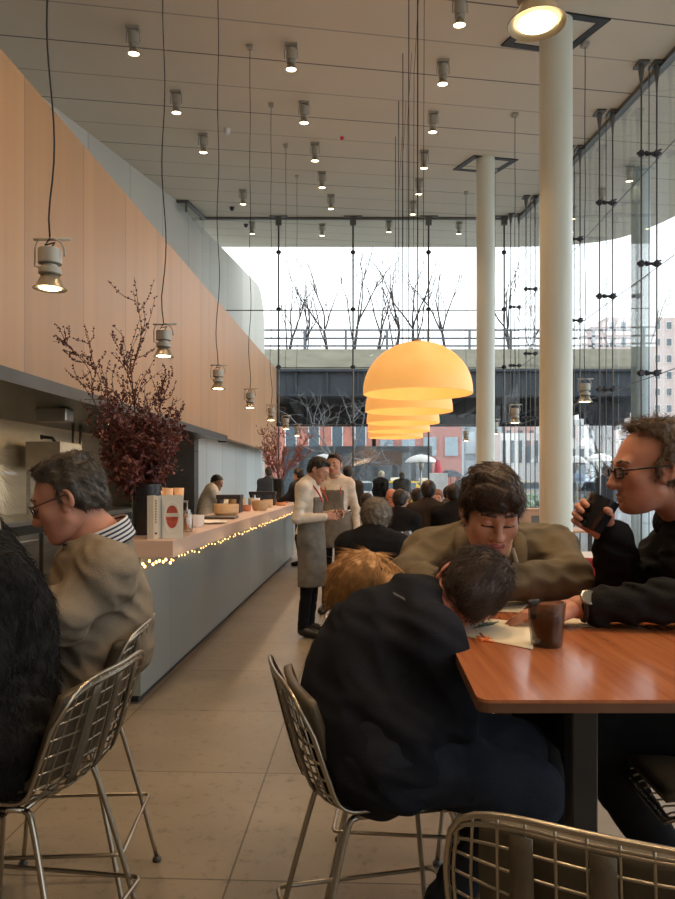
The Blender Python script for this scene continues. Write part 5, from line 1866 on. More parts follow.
def hair_mesh(c, R, s, style, t=0.014, h=0.004, extra=(), nape=-0.075, amp=0.003, freq=90, seed=3, count=0, length=0.03, rad=0.0007, flow=None, lift=0.25, jitter=0.35):
    L = lambda *v: np.asarray(c) + s * (R @ np.asarray(v, float))
    p = [ell(L(0, -0.014, 0.032), np.array((0.075 + t, 0.097 + t, 0.086 + t)) * s, R, 0.01),
         ell(L(0, -0.045, -0.02), np.array((0.062 + t * 0.6, 0.062 + t * 0.6, 0.07)) * s, R, 0.02)]
    for (v, r, k) in extra:
        p.append(ell(L(*v), np.asarray(r) * s, R, k * s))
    zz, yy = HAIRLINE[style]

    def post(g, D):
        q = ((g - np.asarray(c)) @ R) / s
        lim = np.interp(q[..., 2] + 0.32 * np.maximum(0, np.abs(q[..., 0]) - 0.035) * (q[..., 2] > 0.03), zz, yy) + 0.006 * wobble(q, 70, 9)
        cut = np.maximum(q[..., 1] - lim, nape - q[..., 2] + 0.01 * wobble(q, 60, 5)) * s * 0.8
        # keep the ears clear
        ear = np.minimum(np.sqrt(((np.abs(q[..., 0]) - 0.092) / 0.028) ** 2 + ((q[..., 1] + 0.006) / 0.019) ** 2 + ((q[..., 2] + 0.010) / 0.030) ** 2) - 1, 1) * 0.02 * s
        D = D + amp * s * (wobble(q * np.array([1, 1, 0.45]), freq, seed) + 0.5 * wobble(q, freq * 2.3, seed + 1))
        D = np.maximum(D, cut)
        if style not in ('long',):
            D = np.maximum(D, -ear)
        return D
    V, Q, M = sdf_mesh(p, h, post, pad=0.03)
    V = relax(V, Q, 1)
    if count:
        N = vnormals(V, Q)
        crown = L(0, -0.045, 0.13)
        if flow is None:
            fl = lambda pp, n: unit_rows(pp - crown) - 0.25 * R[:, 2]
        else:
            fl = lambda pp, n: flow(pp, n, R, crown)
        SV, SQ = strands(V, N, count, length * s, fl, rad=rad, seg=5, lift=lift, jitter=jitter, seed=seed)
        Q = np.vstack([Q, SQ + len(V)])
        V = np.vstack([V, SV])
    return V, Q


def unit_rows(a):
    return a / (np.linalg.norm(a, axis=-1, keepdims=True) + 1e-9)


def hand_prims(w, d, n, s=1.0, curl=(0.35, 0.4, 0.45, 0.5), thumb=(0.5, 0.3), side=1, spread=0.10, thumb_fold=0.6):
    """w wrist, d towards the knuckles, n palm normal, side: +1 thumb on cross(d, n)... -1 the other"""
    d, n = unit(d), np.asarray(n, float)
    n = unit(n - d * (n @ d))
    t = np.cross(d, n) * side            # towards the thumb
    W = np.asarray(w, float)
    p = [cap(W - d * 0.02 * s, W + d * 0.012 * s, 0.025 * s, 0.026 * s, 0.02, ax=n, s=1.35)]
    for k, o in enumerate((0.026, 0.009, -0.009, -0.025)):
        p.append(cap(W + d * 0.018 * s + t * o * 0.75 * s, W + d * (0.088 - 0.004 * abs(k - 1)) * s + t * o * s, 0.0145 * s, 0.0112 * s, 0.012))
    lens = ((0.042, 0.025, 0.020), (0.046, 0.029, 0.021), (0.043, 0.026, 0.020), (0.033, 0.020, 0.018))
    for k, o in enumerate((0.026, 0.009, -0.009, -0.025)):
        q = W + d * (0.088 - 0.004 * abs(k - 1)) * s + t * o * s
        a = curl[k]
        dd = unit(d + t * spread * (1.2 - k) * 0.6)
        ang = 0.0
        r = 0.0098 - 0.0006 * k
        for j in range(3):
            ang += a * (1.0, 1.15, 0.8)[j]
            v = dd * math.cos(ang) + n * math.sin(ang)
            e = q + v * lens[k][j] * s
            p.append(cap(q, e, (r - 0.0006 * j) * s, (r - 0.0006 * (j + 1)) * s, 0.004))
            q = e
    q0 = W + d * 0.022 * s + t * 0.020 * s + n * 0.006 * s
    v0 = unit(d * 0.65 + t * 0.75 + n * thumb[0])
    q1 = q0 + v0 * 0.042 * s
    v1 = unit(d * 0.9 + t * (0.5 - thumb_fold) + n * (thumb[0] + thumb[1]))
    q2 = q1 + v1 * 0.034 * s
    v2 = unit(d * 0.9 + t * (0.3 - thumb_fold * 1.3) + n * (thumb[0] + 1.6 * thumb[1]))
    q3 = q2 + v2 * 0.026 * s
    p += [cap(q0, q1, 0.0165 * s, 0.0125 * s, 0.014), cap(q1, q2, 0.0118 * s, 0.0105 * s, 0.004), cap(q2, q3, 0.0105 * s, 0.0085 * s, 0.004)]
    return p


def body_prims(J, s, fr, bulk=1.0):
    r = unit(J['shR'] - J['shL'])
    J = {k: np.asarray(v, float) for k, v in J.items()}
    f = np.asarray(fr, float)
    f = unit(f)
    B = s * bulk
    p = [cap(J['hipL'], J['hipR'], 0.115 * B, None, 0.06, ax=f, s=1.1, g='pelvis'), cap(J['pelvis'], J['waist'], 0.145 * B, 0.138 * B, 0.08, ax=f, s=1.28, g='torso'),
         cap(J['waist'], J['chest'], 0.138 * B, 0.158 * B, 0.08, ax=f, s=1.38, g='torso'),
         cap(J['chest'], (J['shL'] + J['shR']) / 2 * 0.6 + J['neck'] * 0.4, 0.158 * B, 0.09 * B, 0.09, ax=f, s=1.38, g='torso'),
         cap(J['shL'], J['shR'], 0.066 * B, None, 0.07, g='torso'),
         cap(J['neck'], (J['shL'] * 0.7 + J['shR'] * 0.3), 0.055 * s, 0.062 * s, 0.06, g='torso'), cap(J['neck'], (J['shR'] * 0.7 + J['shL'] * 0.3), 0.055 * s, 0.062 * s, 0.06, g='torso')]
    for x in 'LR':
        p += [cap(J['sh' + x], J['el' + x], 0.056 * B, 0.043 * B, 0.05, g='armU'), cap(J['el' + x], J['wr' + x], 0.043 * B, 0.029 * s, 0.03, g='armF'),
              cap(J['hip' + x], J['kn' + x], 0.090 * B, 0.062 * B, 0.05, g='thigh'), cap(J['kn' + x], J['an' + x], 0.060 * B, 0.040 * s, 0.04, g='shin'),
              cap(J['an' + x] + (0, 0, -0.02 * s), J['to' + x], 0.042 * s, 0.030 * s, 0.03, g='foot')]
    return p


def grp(prims, groups, trim=None):
    out = []
    for q in prims:
        if q['g'] in groups:
            if trim and q['g'] in trim:
                q = dict(q)
                t = trim[q['g']]
                q['b'] = q['a'] + (q['b'] - q['a']) * t
            out.append(q)
    return out


def garment(name, prims, m, root, h, infl=0.012, amp=0.005, freq=22, seed=1, axis=(0, 0, 1), stretch=2.5, cuts=None, extra=(), it=2, cutters=(), k=None):
    def post(g, D):
        D = D - infl
        if amp:
            D = D - amp * folds(g, freq, seed, axis, stretch)
        for c in cutters:
            D = np.maximum(D, c(g))
        return D
    V, Q, M = sdf_mesh(list(prims) + list(extra), h, post, pad=infl + amp + 0.005)
    if not len(V):
        return None
    V = relax(V, Q, it)
    return link_mesh(name, V, Q, m, None, True, root, ORG(root))


def shoes(pm, b, h, infl):
    for q in grp(pm, ('foot',)):
        garment('shoe', [q], M_SHOE, b, h, infl, 0)


def ORG(root):
    return np.array(root.location)


def body(label, J, s, front, c, f, u, hs, mats, h, hh, eyes='down', detail=True, bulk=1.0, hands=None, jaw=1.0, nose=1.0, group=None, neck_r=0.056, paint=()):
    """the body: one mesh object with its origin on the floor below the pelvis"""
    prims = body_prims(J, s, front, bulk)
    R = head_frame(f, u)
    Ln = lambda *v: np.asarray(c) + hs * (R @ np.asarray(v, float))
    neck = [cap(J['neck'], Ln(0, -0.022, -0.055), neck_r * s, 0.054 * hs, 0.03), cap(J['neck'], np.asarray(J['neck']) * 0.5 + np.asarray(J['chest']) * 0.5, neck_r * s, 0.07 * s, 0.04)]
    VV, QQ, MM, n = [], [], [], 0
    for pr_, hh_, it in ((prims + neck, h, 1), (head_prims(c, R, hs, eyes, detail, jaw, nose) + neck[:1] + [dict(ell(Ln(*v), np.asarray(rr) * hs, R, 0.004, m), op=0) for v, rr, m in paint], hh, 1)):
        V, Q, M = sdf_mesh(pr_, hh_)
        V = relax(V, Q, it, 0.4)
        VV.append(V)
        QQ.append(Q + n)
        MM.append(M)
        n += len(V)
    for hp in (hands or []):
        V, Q, M = sdf_mesh(hp, 0.0032 if detail else 0.006)
        V = relax(V, Q, 1, 0.4)
        VV.append(V)
        QQ.append(Q + n)
        MM.append(M * 0)
        n += len(V)
    org = np.array([J['pelvis'][0], J['pelvis'][1], 0.0])
    o = link_mesh('person', np.vstack(VV), np.vstack(QQ), mats, np.concatenate(MM), True, None, org)
    tag(o, label, 'person', group)
    return o, prims, R


def add_hair(root, m, *a, name='hair', **k):
    V, Q = hair_mesh(*a, **k)
    return link_mesh(name, V, Q, m, None, True, root, ORG(root))


def ring_path(c, ax, f, r0, r1, n=28):
    """closed ellipse round the axis ax; r0 across, r1 along f"""
    ax = unit(ax)
    f = unit(np.asarray(f) - ax * (np.asarray(f) @ ax))
    s = np.cross(ax, f)
    a = np.linspace(0, 2 * np.pi, n, endpoint=False)
    return np.asarray(c) + np.cos(a)[:, None] * f * r1 + np.sin(a)[:, None] * s * r0


def spectacles(root, c, R, s, m, r=0.0021, w=0.024, hgt=0.017, square=0.5):
    L = lambda *v: np.asarray(c) + s * (R @ np.asarray(v, float)) - ORG(root)
    mb, ln = MB(), MB()
    for sx in (-1, 1):
        pts = []
        for a in np.linspace(0, 2 * np.pi, 24, endpoint=False):
            ca, sa = math.cos(a), math.sin(a)
            e = square
            pts.append(L(sx * 0.033 + w * np.sign(ca) * abs(ca) ** e, 0.1035 - 0.10 * abs(w * ca * 0.3) - (0.006 if ca * sx > 0.5 else 0), -0.004 + hgt * np.sign(sa) * abs(sa) ** e))
        mb.tube(pts, r * s, 6, closed=True)
        ln.add(pts, [tuple(range(24))])
        mb.tube([L(sx * 0.057, 0.099, 0.002), L(sx * 0.074, 0.085, 0.003), L(sx * 0.083, 0.03, 0.003), L(sx * 0.084, -0.012, 0.004), L(sx * 0.081, -0.03, -0.012)], r * s, 6)
    mb.tube([L(-0.010, 0.1035, 0.0), L(0, 0.108, 0.003), L(0.010, 0.1035, 0.0)], r * s, 6)
    g = mb.build('glasses', m, root)
    ln.build('lens', M_LENS, g)
    return g


# ---------------------------------------------------------------- 1. teenager in the olive pullover
C_OLIVE = cloth('olive_knit', (0.165, 0.135, 0.092))
C_TEE = cloth('white_tee', (0.75, 0.70, 0.62))
C_JEANS = cloth('dark_jeans', (0.022, 0.026, 0.036))
C_BLACK = cloth('black_wool', (0.014, 0.014, 0.015))
C_NAVY = cloth('navy_knit', (0.0125, 0.0145, 0.021))
C_TAUPE = cloth('taupe_knit', (0.25, 0.205, 0.15))
C_BLACKTROUSER = cloth('black_trousers', (0.010, 0.010, 0.011))
M_SHOE = mat('black_shoe', (0.012, 0.012, 0.012), rough=0.35)

A = lambda *v: np.array(v, float)
hc = P(491, 511, 2.37)
J = dict(neck=P(487, 547, 2.58), shR=P(430, 556, 2.64), shL=P(551, 552, 2.62), elR=A(PX(408, 2.44), 2.44, TZ + 0.068), elL=A(PX(571, 2.42), 2.42, TZ + 0.068), wrR=A(PX(445, 2.28), 2.28, TZ + 0.055), wrL=A(PX(487, 2.22), 2.26, TZ + 0.080),
         chest=A(PX(491, 2.68), 2.70, 1.02), waist=A(PX(491, 2.75), 2.80, 0.86), pelvis=A(PX(491, 2.82), 2.84, 0.74), hipL=A(0.70, 2.84, 0.73), hipR=A(0.51, 2.84, 0.73),
         knL=A(0.82, 2.42, 0.73), knR=A(0.43, 2.42, 0.73), anL=A(0.78, 2.50, 0.32), anR=A(0.47, 2.50, 0.32), toL=A(0.78, 2.36, 0.29), toR=A(0.47, 2.36, 0.29))
fr = unit(A(0, -1, -0.35))
hf, hu = A(0.05, -0.92, -0.38), A(0.06, -0.38, 0.92)
hands = [hand_prims(J['wrR'], A(0.9, -0.12, 0), A(0, 0, -1), 1.05, side=-1), hand_prims(J['wrL'], A(-0.95, -0.1, -0.05), A(0, 0, -1), 1.05, side=1)]
b, pm, R = body('teenager in an olive pullover looking down, arms folded on the table', J, 1.12, A(0, -1, 0.1), hc, hf, hu, 1.13, [SK_FAIR, M_LIP, H_BROWN, M_EYE, M_IRIS], 0.010, 0.0026, 'down', hands=hands, jaw=1.0, nose=0.9)
garment('pullover', grp(pm, ('torso', 'armU', 'armF', 'pelvis'), {'armF': 0.97}), C_OLIVE, b, 0.0085, 0.020, 0.010, 17, 4, (0.3, 0.5, 1), 2.2,
        cutters=[lambda g: 0.085 - np.linalg.norm((g - (J['neck'] + A(0.008, -0.088, 0.012))) * A(1.12, 0.9, 0.72), axis=-1)])
garment('t_shirt', grp(pm, ('torso',)), C_TEE, b, 0.010, 0.010, 0.002, 20, 3, cutters=[lambda g: 0.072 - np.linalg.norm((g - (J['neck'] + A(0.008, -0.07, 0.05))) * A(1.1, 1, 0.8), axis=-1), lambda g: 0.95 - g[..., 2]])
garment('trousers', grp(pm, ('pelvis', 'thigh', 'shin'), {'shin': 0.95}), C_JEANS, b, 0.014, 0.010, 0.004, 20, 6)
shoes(pm, b, 0.010, 0.012)
# shawl collar: a thick band down both sides of the neck
nk = J['neck']
mb = MB()
for sx in (-1, 1):
    path = crom([nk + A(0.0, 0.075, 0.052), nk + A(sx * 0.062, 0.050, 0.060), nk + A(sx * 0.098, -0.03, 0.040), nk + A(sx * 0.094, -0.095, -0.025), nk + A(sx * 0.060 + 0.008, -0.135, -0.09), nk + A(0.010 - sx * 0.004, -0.145, -0.150)], 22)
    mb.tube(path - ORG(b), np.interp(np.arange(22), [0, 5, 14, 21], [0.024, 0.027, 0.026, 0.017]), 10)
mb.build('shawl_collar', C_OLIVE, b)
mb = MB()
q = P(512, 548, 2.36)
mb.tube([q + A(0.0, -0.01, 0.0) - ORG(b), q + A(0.004, -0.02, -0.03) - ORG(b), q + A(0.012, -0.02, -0.06) - ORG(b)], [0.006, 0.009, 0.010], 6)
mb.build('drawcord', cloth('cord_grey', (0.42, 0.38, 0.31)), b)
add_hair(b, H_BROWN, hc, R, 1.13, 'full', t=0.013, h=0.0040, extra=[((0.016, 0.060, 0.088), (0.060, 0.034, 0.026), 0.015), ((-0.034, 0.066, 0.066), (0.036, 0.026, 0.022), 0.012), ((0.048, 0.052, 0.066), (0.030, 0.034, 0.030), 0.012), ((0.01, 0.0, 0.115), (0.06, 0.07, 0.022), 0.015)],
         nape=-0.07, amp=0.0045, freq=70, seed=5, count=5200, length=0.034, rad=0.0009, lift=0.14, jitter=0.25,
         flow=lambda p, n, R, cr: unit_rows(p - cr) + 0.7 * R[:, 1] + 0.45 * R[:, 0] - 0.3 * R[:, 2])

# ---------------------------------------------------------------- 2. man in black drinking
hc = P(651, 468, 2.25)
J = dict(neck=P(694, 524, 2.32), shR=P(672, 556, 2.52), shL=P(716, 562, 2.08), elR=A(PX(622, 2.36), 2.38, TZ + 0.07), elL=A(PX(735, 1.9), 1.92, TZ + 0.09), wrR=P(601, 541, 2.24), wrL=A(PX(577, 1.99), 1.985, TZ + 0.052),
         chest=P(712, 612, 2.32), waist=A(1.17, 2.20, 0.92), pelvis=A(1.13, 2.02, 0.79), hipL=A(1.10, 1.92, 0.79), hipR=A(1.10, 2.14, 0.79), knL=A(0.66, 2.00, 0.775), knR=A(0.62, 2.40, 0.72), anL=A(0.98, 2.02, 0.30), anR=A(0.72, 2.36, 0.31), toL=A(0.85, 2.02, 0.27), toR=A(0.57, 2.36, 0.27))
hf, hu = A(-0.99, 0.03, -0.10), A(-0.10, 0.0, 1)
ga = unit(A(0.42, -0.05, 0.90))            # tilt of the glass at his lips
gc = P(597, 514, 2.20)
hd = unit(A(-0.80, -0.02, 0.60))
wr = gc + A(0.052, 0.045, -0.062)
J['wrR'] = wr - hd * 0.012
hands = [hand_prims(wr, hd, A(-0.25, -1, -0.1), 1.12, curl=(0.62, 0.66, 0.70, 0.74), side=1, thumb=(0.9, 0.35), thumb_fold=0.2),
         hand_prims(J['wrL'], A(-0.97, 0.16, -0.06), A(0.05, 0, -1), 1.12, curl=(0.22, 0.24, 0.28, 0.32), side=1, thumb=(0.2, 0.1), thumb_fold=0.3)]
b, pm, R = body('man in black with glasses raising a dark tumbler to drink', J, 1.12, A(-1, 0, 0.25), hc, hf, hu, 1.13, [SK_RUDDY, M_LIP, H_MOUSE, M_EYE, M_IRIS, SK_STUBBLE], 0.010, 0.0026, 'down', hands=hands, jaw=1.08, nose=1.15, paint=[((0, 0.055, -0.092), (0.075, 0.065, 0.040), 5), ((0, 0.085, -0.058), (0.03, 0.03, 0.006), 5)])
M_BLACKMAN = b
garment('jumper', grp(pm, ('torso', 'armU', 'armF', 'pelvis'), {'armF': 0.86}), C_BLACK, b, 0.0085, 0.020, 0.008, 17, 14, (0.4, 0.2, 1), 2.2, extra=[cap(J['elR'], J['elR'] + (J['wrR'] - J['elR']) * 0.95, 0.047, 0.036, 0.03)])
garment('trousers', grp(pm, ('pelvis', 'thigh', 'shin'), {'shin': 0.95}), C_BLACKTROUSER, b, 0.014, 0.012, 0.004, 20, 6)
shoes(pm, b, 0.010, 0.012)
nv = unit(np.asarray(hc) + 1.13 * (R @ A(0, -0.02, -0.07)) - J['neck'])
mb = MB()
for k in range(3):
    mb.tube(ring_path(J['neck'] + nv * (0.018 + 0.024 * k), nv, -hf, 0.082 - 0.002 * k, 0.090 - 0.002 * k) - ORG(b), 0.017, 8, closed=True)
mb.build('collar', C_BLACK, b)
add_hair(b, H_MOUSE, hc, R, 1.13, 'recede', t=0.011, h=0.0045, extra=[((0.0, 0.020, 0.110), (0.044, 0.040, 0.020), 0.02), ((0.0, -0.02, 0.110), (0.06, 0.06, 0.022), 0.02)], nape=-0.075, amp=0.005, freq=80, seed=8, count=3800, length=0.036, rad=0.0008, lift=0.75, jitter=0.6)
# short stubble over jaw and lip is left to the skin; spectacles
spectacles(b, hc, R, 1.13, M_GLASSES, 0.0028, 0.024, 0.014, 0.55)
watch = MB().tube(ring_path(J['wrL'] + A(0.016, -0.002, 0.002), A(1, -0.1, 0), A(0, 0, 1), 0.040, 0.036) - ORG(b), 0.0085, 8, closed=True).build('watch', M_BLACK, b)
wd = unit(A(0.05, -0.75, 0.66))
wc = J['wrL'] + A(0.016, -0.002, 0.002) + wd * 0.040
Rw = np.array(Vector(tuple(wd)).to_track_quat('Z', 'Y').to_matrix())
MB().lathe([(0.0, 0.0), (0.022, 0.0), (0.023, 0.004), (0.023, 0.009), (0.019, 0.011)], tuple(wc - ORG(b)), 28, R=Rw).build('watch_case', M_STEEL, watch)
MB().lathe([(0.019, 0.0105), (0.0, 0.0105)], tuple(wc - ORG(b)), 24, R=Rw).build('watch_dial', mat('watch_dial_grey', (0.13, 0.14, 0.13), rough=0.3), watch)
tm2 = tumbler('dark tumbler held at the lips of the man in black', 0.105, 0.047)
tm2.location = tuple(gc - ga * 0.052)
tm2.rotation_euler = Vector(tuple(ga)).to_track_quat('Z', 'Y').to_euler()
for ch in tm2.children:
    if ch.name.startswith('glass'):
        ch.data = ch.data.copy()
        ch.data.materials.clear()
        ch.data.materials.append(mat('dark_tumbler', (0.018, 0.018, 0.020), rough=0.12, spec=0.6))
        ch.name = 'glass'

# ---------------------------------------------------------------- 3. boy slumped on the table
hc = P(465, 591, 1.95)
J = dict(neck=P(416, 612, 1.94), shL=P(385, 620, 2.12), shR=P(428, 645, 1.76), elL=A(0.22, 2.16, 0.90), elR=P(448, 722, 1.74), wrL=A(0.30, 2.02, 0.80), wrR=P(452, 730, 1.92),
         chest=P(378, 662, 1.92), waist=P(360, 700, 1.86), pelvis=P(375, 733, 1.82), hipL=P(380, 738, 1.92), hipR=P(388, 747, 1.73), knL=A(0.50, 2.02, 0.69), knR=P(528, 792, 1.78), anL=A(0.36, 2.06, 0.33), anR=P(444, 905, 1.80), toL=A(0.50, 2.06, 0.28), toR=A(PX(470, 1.80), 1.80, 0.29))
fr = A(0.80, 0.35, -0.25)
hu = A(0.70, 0.49, 0.49)
hf = A(-0.34, 0.82, -0.385)
hands = [hand_prims(J['wrR'], A(0.45, 0.8, -0.2), A(0, 0.2, -1), 0.90, side=-1)]
b, pm, R = body('boy in a navy jumper slumped with his face down on the table', J, 1.0, fr, hc, hf, hu, 1.02, [SK_EARS, M_LIP, H_BROWN, M_EYE, M_IRIS], 0.010, 0.0026, 'down', hands=hands, bulk=1.06)
garment('jumper', grp(pm, ('torso', 'armU', 'armF', 'pelvis'), {'armF': 0.95}), C_NAVY, b, 0.0085, 0.018, 0.009, 14, 24, (0.5, 0, 0.8), 2.0)
garment('jeans', grp(pm, ('pelvis', 'thigh', 'shin'), {'shin': 0.97}), C_JEANS, b, 0.010, 0.014, 0.005, 22, 16)
shoes(pm, b, 0.010, 0.012)
nv = unit(np.asarray(hc) + 1.02 * (R @ A(0, -0.02, -0.07)) - J['neck'])
mb = MB()
for k in range(3):
    mb.tube(ring_path(J['neck'] + nv * (0.000 + 0.018 * k), nv, hf, 0.080 - 0.004 * k, 0.080 - 0.004 * k) - ORG(b), 0.014, 8, closed=True)
mb.build('collar', C_NAVY, b)
add_hair(b, H_BROWN, hc, R, 1.02, 'back', t=0.013, h=0.0042, nape=-0.085, amp=0.003, freq=80, seed=12, count=5200, length=0.045, rad=0.0010, lift=0.18, jitter=0.3, extra=[((0, 0.05, 0.085), (0.06, 0.05, 0.04), 0.02)])
# small grey woven mark at the nape
jm = [c for c in b.children if c.name.startswith('jumper')][0]
JV = np.array([v.co[:] for v in jm.data.vertices]) + ORG(b)
JN = np.array([v.normal[:] for v in jm.data.vertices])
pxs = np.stack([337.5 + FOC * JV[:, 0] / JV[:, 1], 481 - FOC * (JV[:, 2] - EYE) / JV[:, 1]], 1)
def on_jumper(px, py):
    d = np.abs(pxs - np.array([px, py])).max(1)
    k = np.nonzero(d < 4.0)[0]
    k = k[np.argmin(JV[k, 1])] if len(k) else int(np.argmin(d))
    return P(px, py, JV[k, 1]) + JN[k] * 0.004
mb = MB()
for q in range(7):
    a_, b_ = on_jumper(394 + 1.8 * q, 593.5 + 0.9 * q), on_jumper(395 + 1.8 * q, 596 + 0.9 * q)
    mb.tube([a_ - ORG(b), b_ - ORG(b)], 0.0014, 5)
mb.build('woven_mark', cloth('mark_grey', (0.20, 0.20, 0.21)), b)

# ---------------------------------------------------------------- 4. small blond child
hc = P(364, 594, 2.26)
J = dict(neck=hc + A(-0.03, 0.02, -0.125), shL=A(0.07, 2.42, 0.985), shR=A(0.06, 2.14, 0.985), elL=A(0.2, 2.48, 0.86), elR=A(0.2, 2.14, 0.86), wrL=A(0.34, 2.40, 0.90), wrR=A(0.34, 2.20, 0.88),
         chest=A(0.09, 2.32, 0.90), waist=A(0.14, 2.46, 0.82), pelvis=A(0.17, 2.58, 0.755), hipL=A(0.18, 2.68, 0.75), hipR=A(0.18, 2.50, 0.75), knL=A(0.33, 2.68, 0.71), knR=A(0.33, 2.50, 0.71), anL=A(0.33, 2.68, 0.40), anR=A(0.33, 2.50, 0.40), toL=A(0.43, 2.68, 0.37), toR=A(0.43, 2.50, 0.37))
b, pm, R = body('small blond child half hidden behind the slumped boy', J, 0.8, A(1, -0.2, 0), hc, A(0.85, -0.2, -0.5), A(0.5, -0.1, 0.86), 0.98, [SK_FAIR, M_LIP, H_BLOND, M_EYE, M_IRIS], 0.014, 0.0045, 'down')
garment('jumper', grp(pm, ('torso', 'armU', 'armF', 'pelvis'), {'armF': 0.95}), C_BLACK, b, 0.014, 0.014, 0.004, 20, 31)
garment('trousers', grp(pm, ('pelvis', 'thigh', 'shin')), C_JEANS, b, 0.014, 0.010, 0)
shoes(pm, b, 0.012, 0.010)
add_hair(b, H_BLOND, hc, R, 0.98, 'back', t=0.018, h=0.0045, nape=-0.10, amp=0.005, freq=60, seed=15, count=3600, length=0.06, rad=0.0010, lift=0.07, jitter=0.14, extra=[((0, 0.06, 0.07), (0.065, 0.04, 0.04), 0.02)])

# ---------------------------------------------------------------- 5. man in the grey brown sweater
hc = P(69, 498, 2.47)
J = dict(neck=P(96, 540, 2.50), shL=P(107, 574, 2.34), shR=P(84, 566, 2.72), elL=P(64, 620, 2.22), elR=P(48, 622, 2.70), wrL=P(16, 590, 2.30), wrR=P(8, 600, 2.62),
         chest=P(98, 602, 2.53), waist=P(98, 645, 2.53), pelvis=P(90, 676, 2.52), hipL=P(86, 682, 2.41), hipR=P(86, 678, 2.63), knL=P(-32, 702, 2.36), knR=P(-28, 700, 2.66), anL=A(-1.20, 2.36, 0.32), anR=A(-1.22, 2.64, 0.32), toL=A(-1.36, 2.36, 0.28), toR=A(-1.38, 2.64, 0.28))
hf, hu = A(-0.93, -0.10, -0.36), A(-0.30, 0, 0.95)
hands = [hand_prims(J['wrL'], A(-0.5, 0.2, 0.8), A(-0.3, 1, 0), 1.05, side=-1), hand_prims(J['wrR'], A(-0.5, -0.2, 0.8), A(-0.3, -1, 0), 1.05, side=1)]
b, pm, R = body('heavy man in a grey brown sweater and striped collar looking down', J, 1.14, A(-1, 0, 0.1), hc, hf, hu, 1.16, [SK_RUDDY, M_LIP, H_GREYBROWN, M_EYE, M_IRIS], 0.010, 0.0027, 'down', hands=hands, bulk=1.0, jaw=1.18, nose=1.05, neck_r=0.07)
belly = [ell(P(92, 640, 2.53), (0.17, 0.19, 0.17), None, 0.08)]
garment('sweater', grp(pm, ('torso', 'armU', 'armF', 'pelvis'), {'armF': 0.95}), C_TAUPE, b, 0.0085, 0.022, 0.009, 17, 44, (0.3, 0.2, 1), 2.4, extra=belly,
        cutters=[lambda g: J['pelvis'][2] + 0.015 - g[..., 2], lambda g: 0.118 - np.linalg.norm((g - (J['neck'] + A(-0.040, 0, 0.055))) * A(0.9, 1, 0.9), axis=-1)])
garment('trousers', grp(pm, ('pelvis', 'thigh', 'shin')), C_BLACKTROUSER, b, 0.013, 0.014, 0.005, 20, 46)
shoes(pm, b, 0.012, 0.012)


def striped():
    m = cloth('striped_shirt', (0.62, 0.62, 0.62))
    nt = m.node_tree
    bb = nt.nodes['Principled BSDF']
    uv = nd(nt, 'ShaderNodeTexCoord')
    sp = nd(nt, 'ShaderNodeSeparateXYZ')
    nt.links.new(uv.outputs['UV'], sp.inputs[0])
    s = mth(nt, 'LESS_THAN', mth(nt, 'FRACT', mth(nt, 'MULTIPLY', sp.outputs[1], 5.0)), 0.45)
    nt.links.new(mixc(nt, s, (0.66, 0.66, 0.66), (0.045, 0.055, 0.09)), bb.inputs['Base Color'])
    return m


def shirt_collar(root, neck, ax, f, r0, r1, hgt, tilt, m, name='shirt_collar', flare=0.012, nu=44):
    """folded collar round the neck, dropping towards the throat (f)"""
    ax, f = unit(ax), unit(np.asarray(f) - unit(ax) * (np.asarray(f) @ unit(ax)))
    s = np.cross(ax, f)
    G = np.zeros((nu, 7, 3))
    for i, a in enumerate(np.linspace(0.28, 2 * np.pi - 0.28, nu)):
        ca, sa = math.cos(a), math.sin(a)
        for j, t in enumerate(np.linspace(0, 1, 7)):
            r = 1.0 + flare / r0 * (1 - t) * 1.5
            drop = -tilt * (ca + 1) / 2
            h = hgt * (t - 0.35) + drop - (0.03 * max(0, ca) ** 3) * (1 - t)
            G[i, j] = neck + ax * h + (f * ca * r1 + s * sa * r0) * r
    mb = MB().surf(G - ORG(root), 0, 0.004)
    o = mb.build(name, m, root)
    uvl = o.data.uv_layers.new(name='UVMap')
    co = np.array([((k // 7) / nu, (k % 7) / 6.0) for k in range(nu * 7)] * 2)
    for lp in o.data.loops:
        uvl.data[lp.index].uv = co[lp.vertex_index]
    return o


nv = unit(np.asarray(hc) + 1.16 * (R @ A(0, -0.03, -0.07)) - J['neck'])
shirt_collar(b, J['neck'] + nv * 0.035 + A(0.012, 0, -0.004), unit(nv + A(0.12, 0, 0.25)), A(-1, 0, -0.2), 0.098, 0.112, 0.070, 0.055, striped())
add_hair(b, H_GREYBROWN, hc, R, 1.16, 'mid', t=0.007, h=0.0042, extra=[((0, 0.030, 0.096), (0.056, 0.045, 0.020), 0.02), ((0, -0.02, 0.106), (0.065, 0.075, 0.018), 0.02)], nape=-0.06, amp=0.004, freq=70, seed=22, count=5200, length=0.028, rad=0.0008, lift=0.16, jitter=0.25,
         flow=lambda p, n, R, cr: unit_rows(p - cr) * 0.6 - 0.5 * R[:, 1] - 0.3 * R[:, 2])
spectacles(b, hc, R, 1.16, M_GLASSESTHIN, 0.0018, 0.023, 0.016, 0.8)

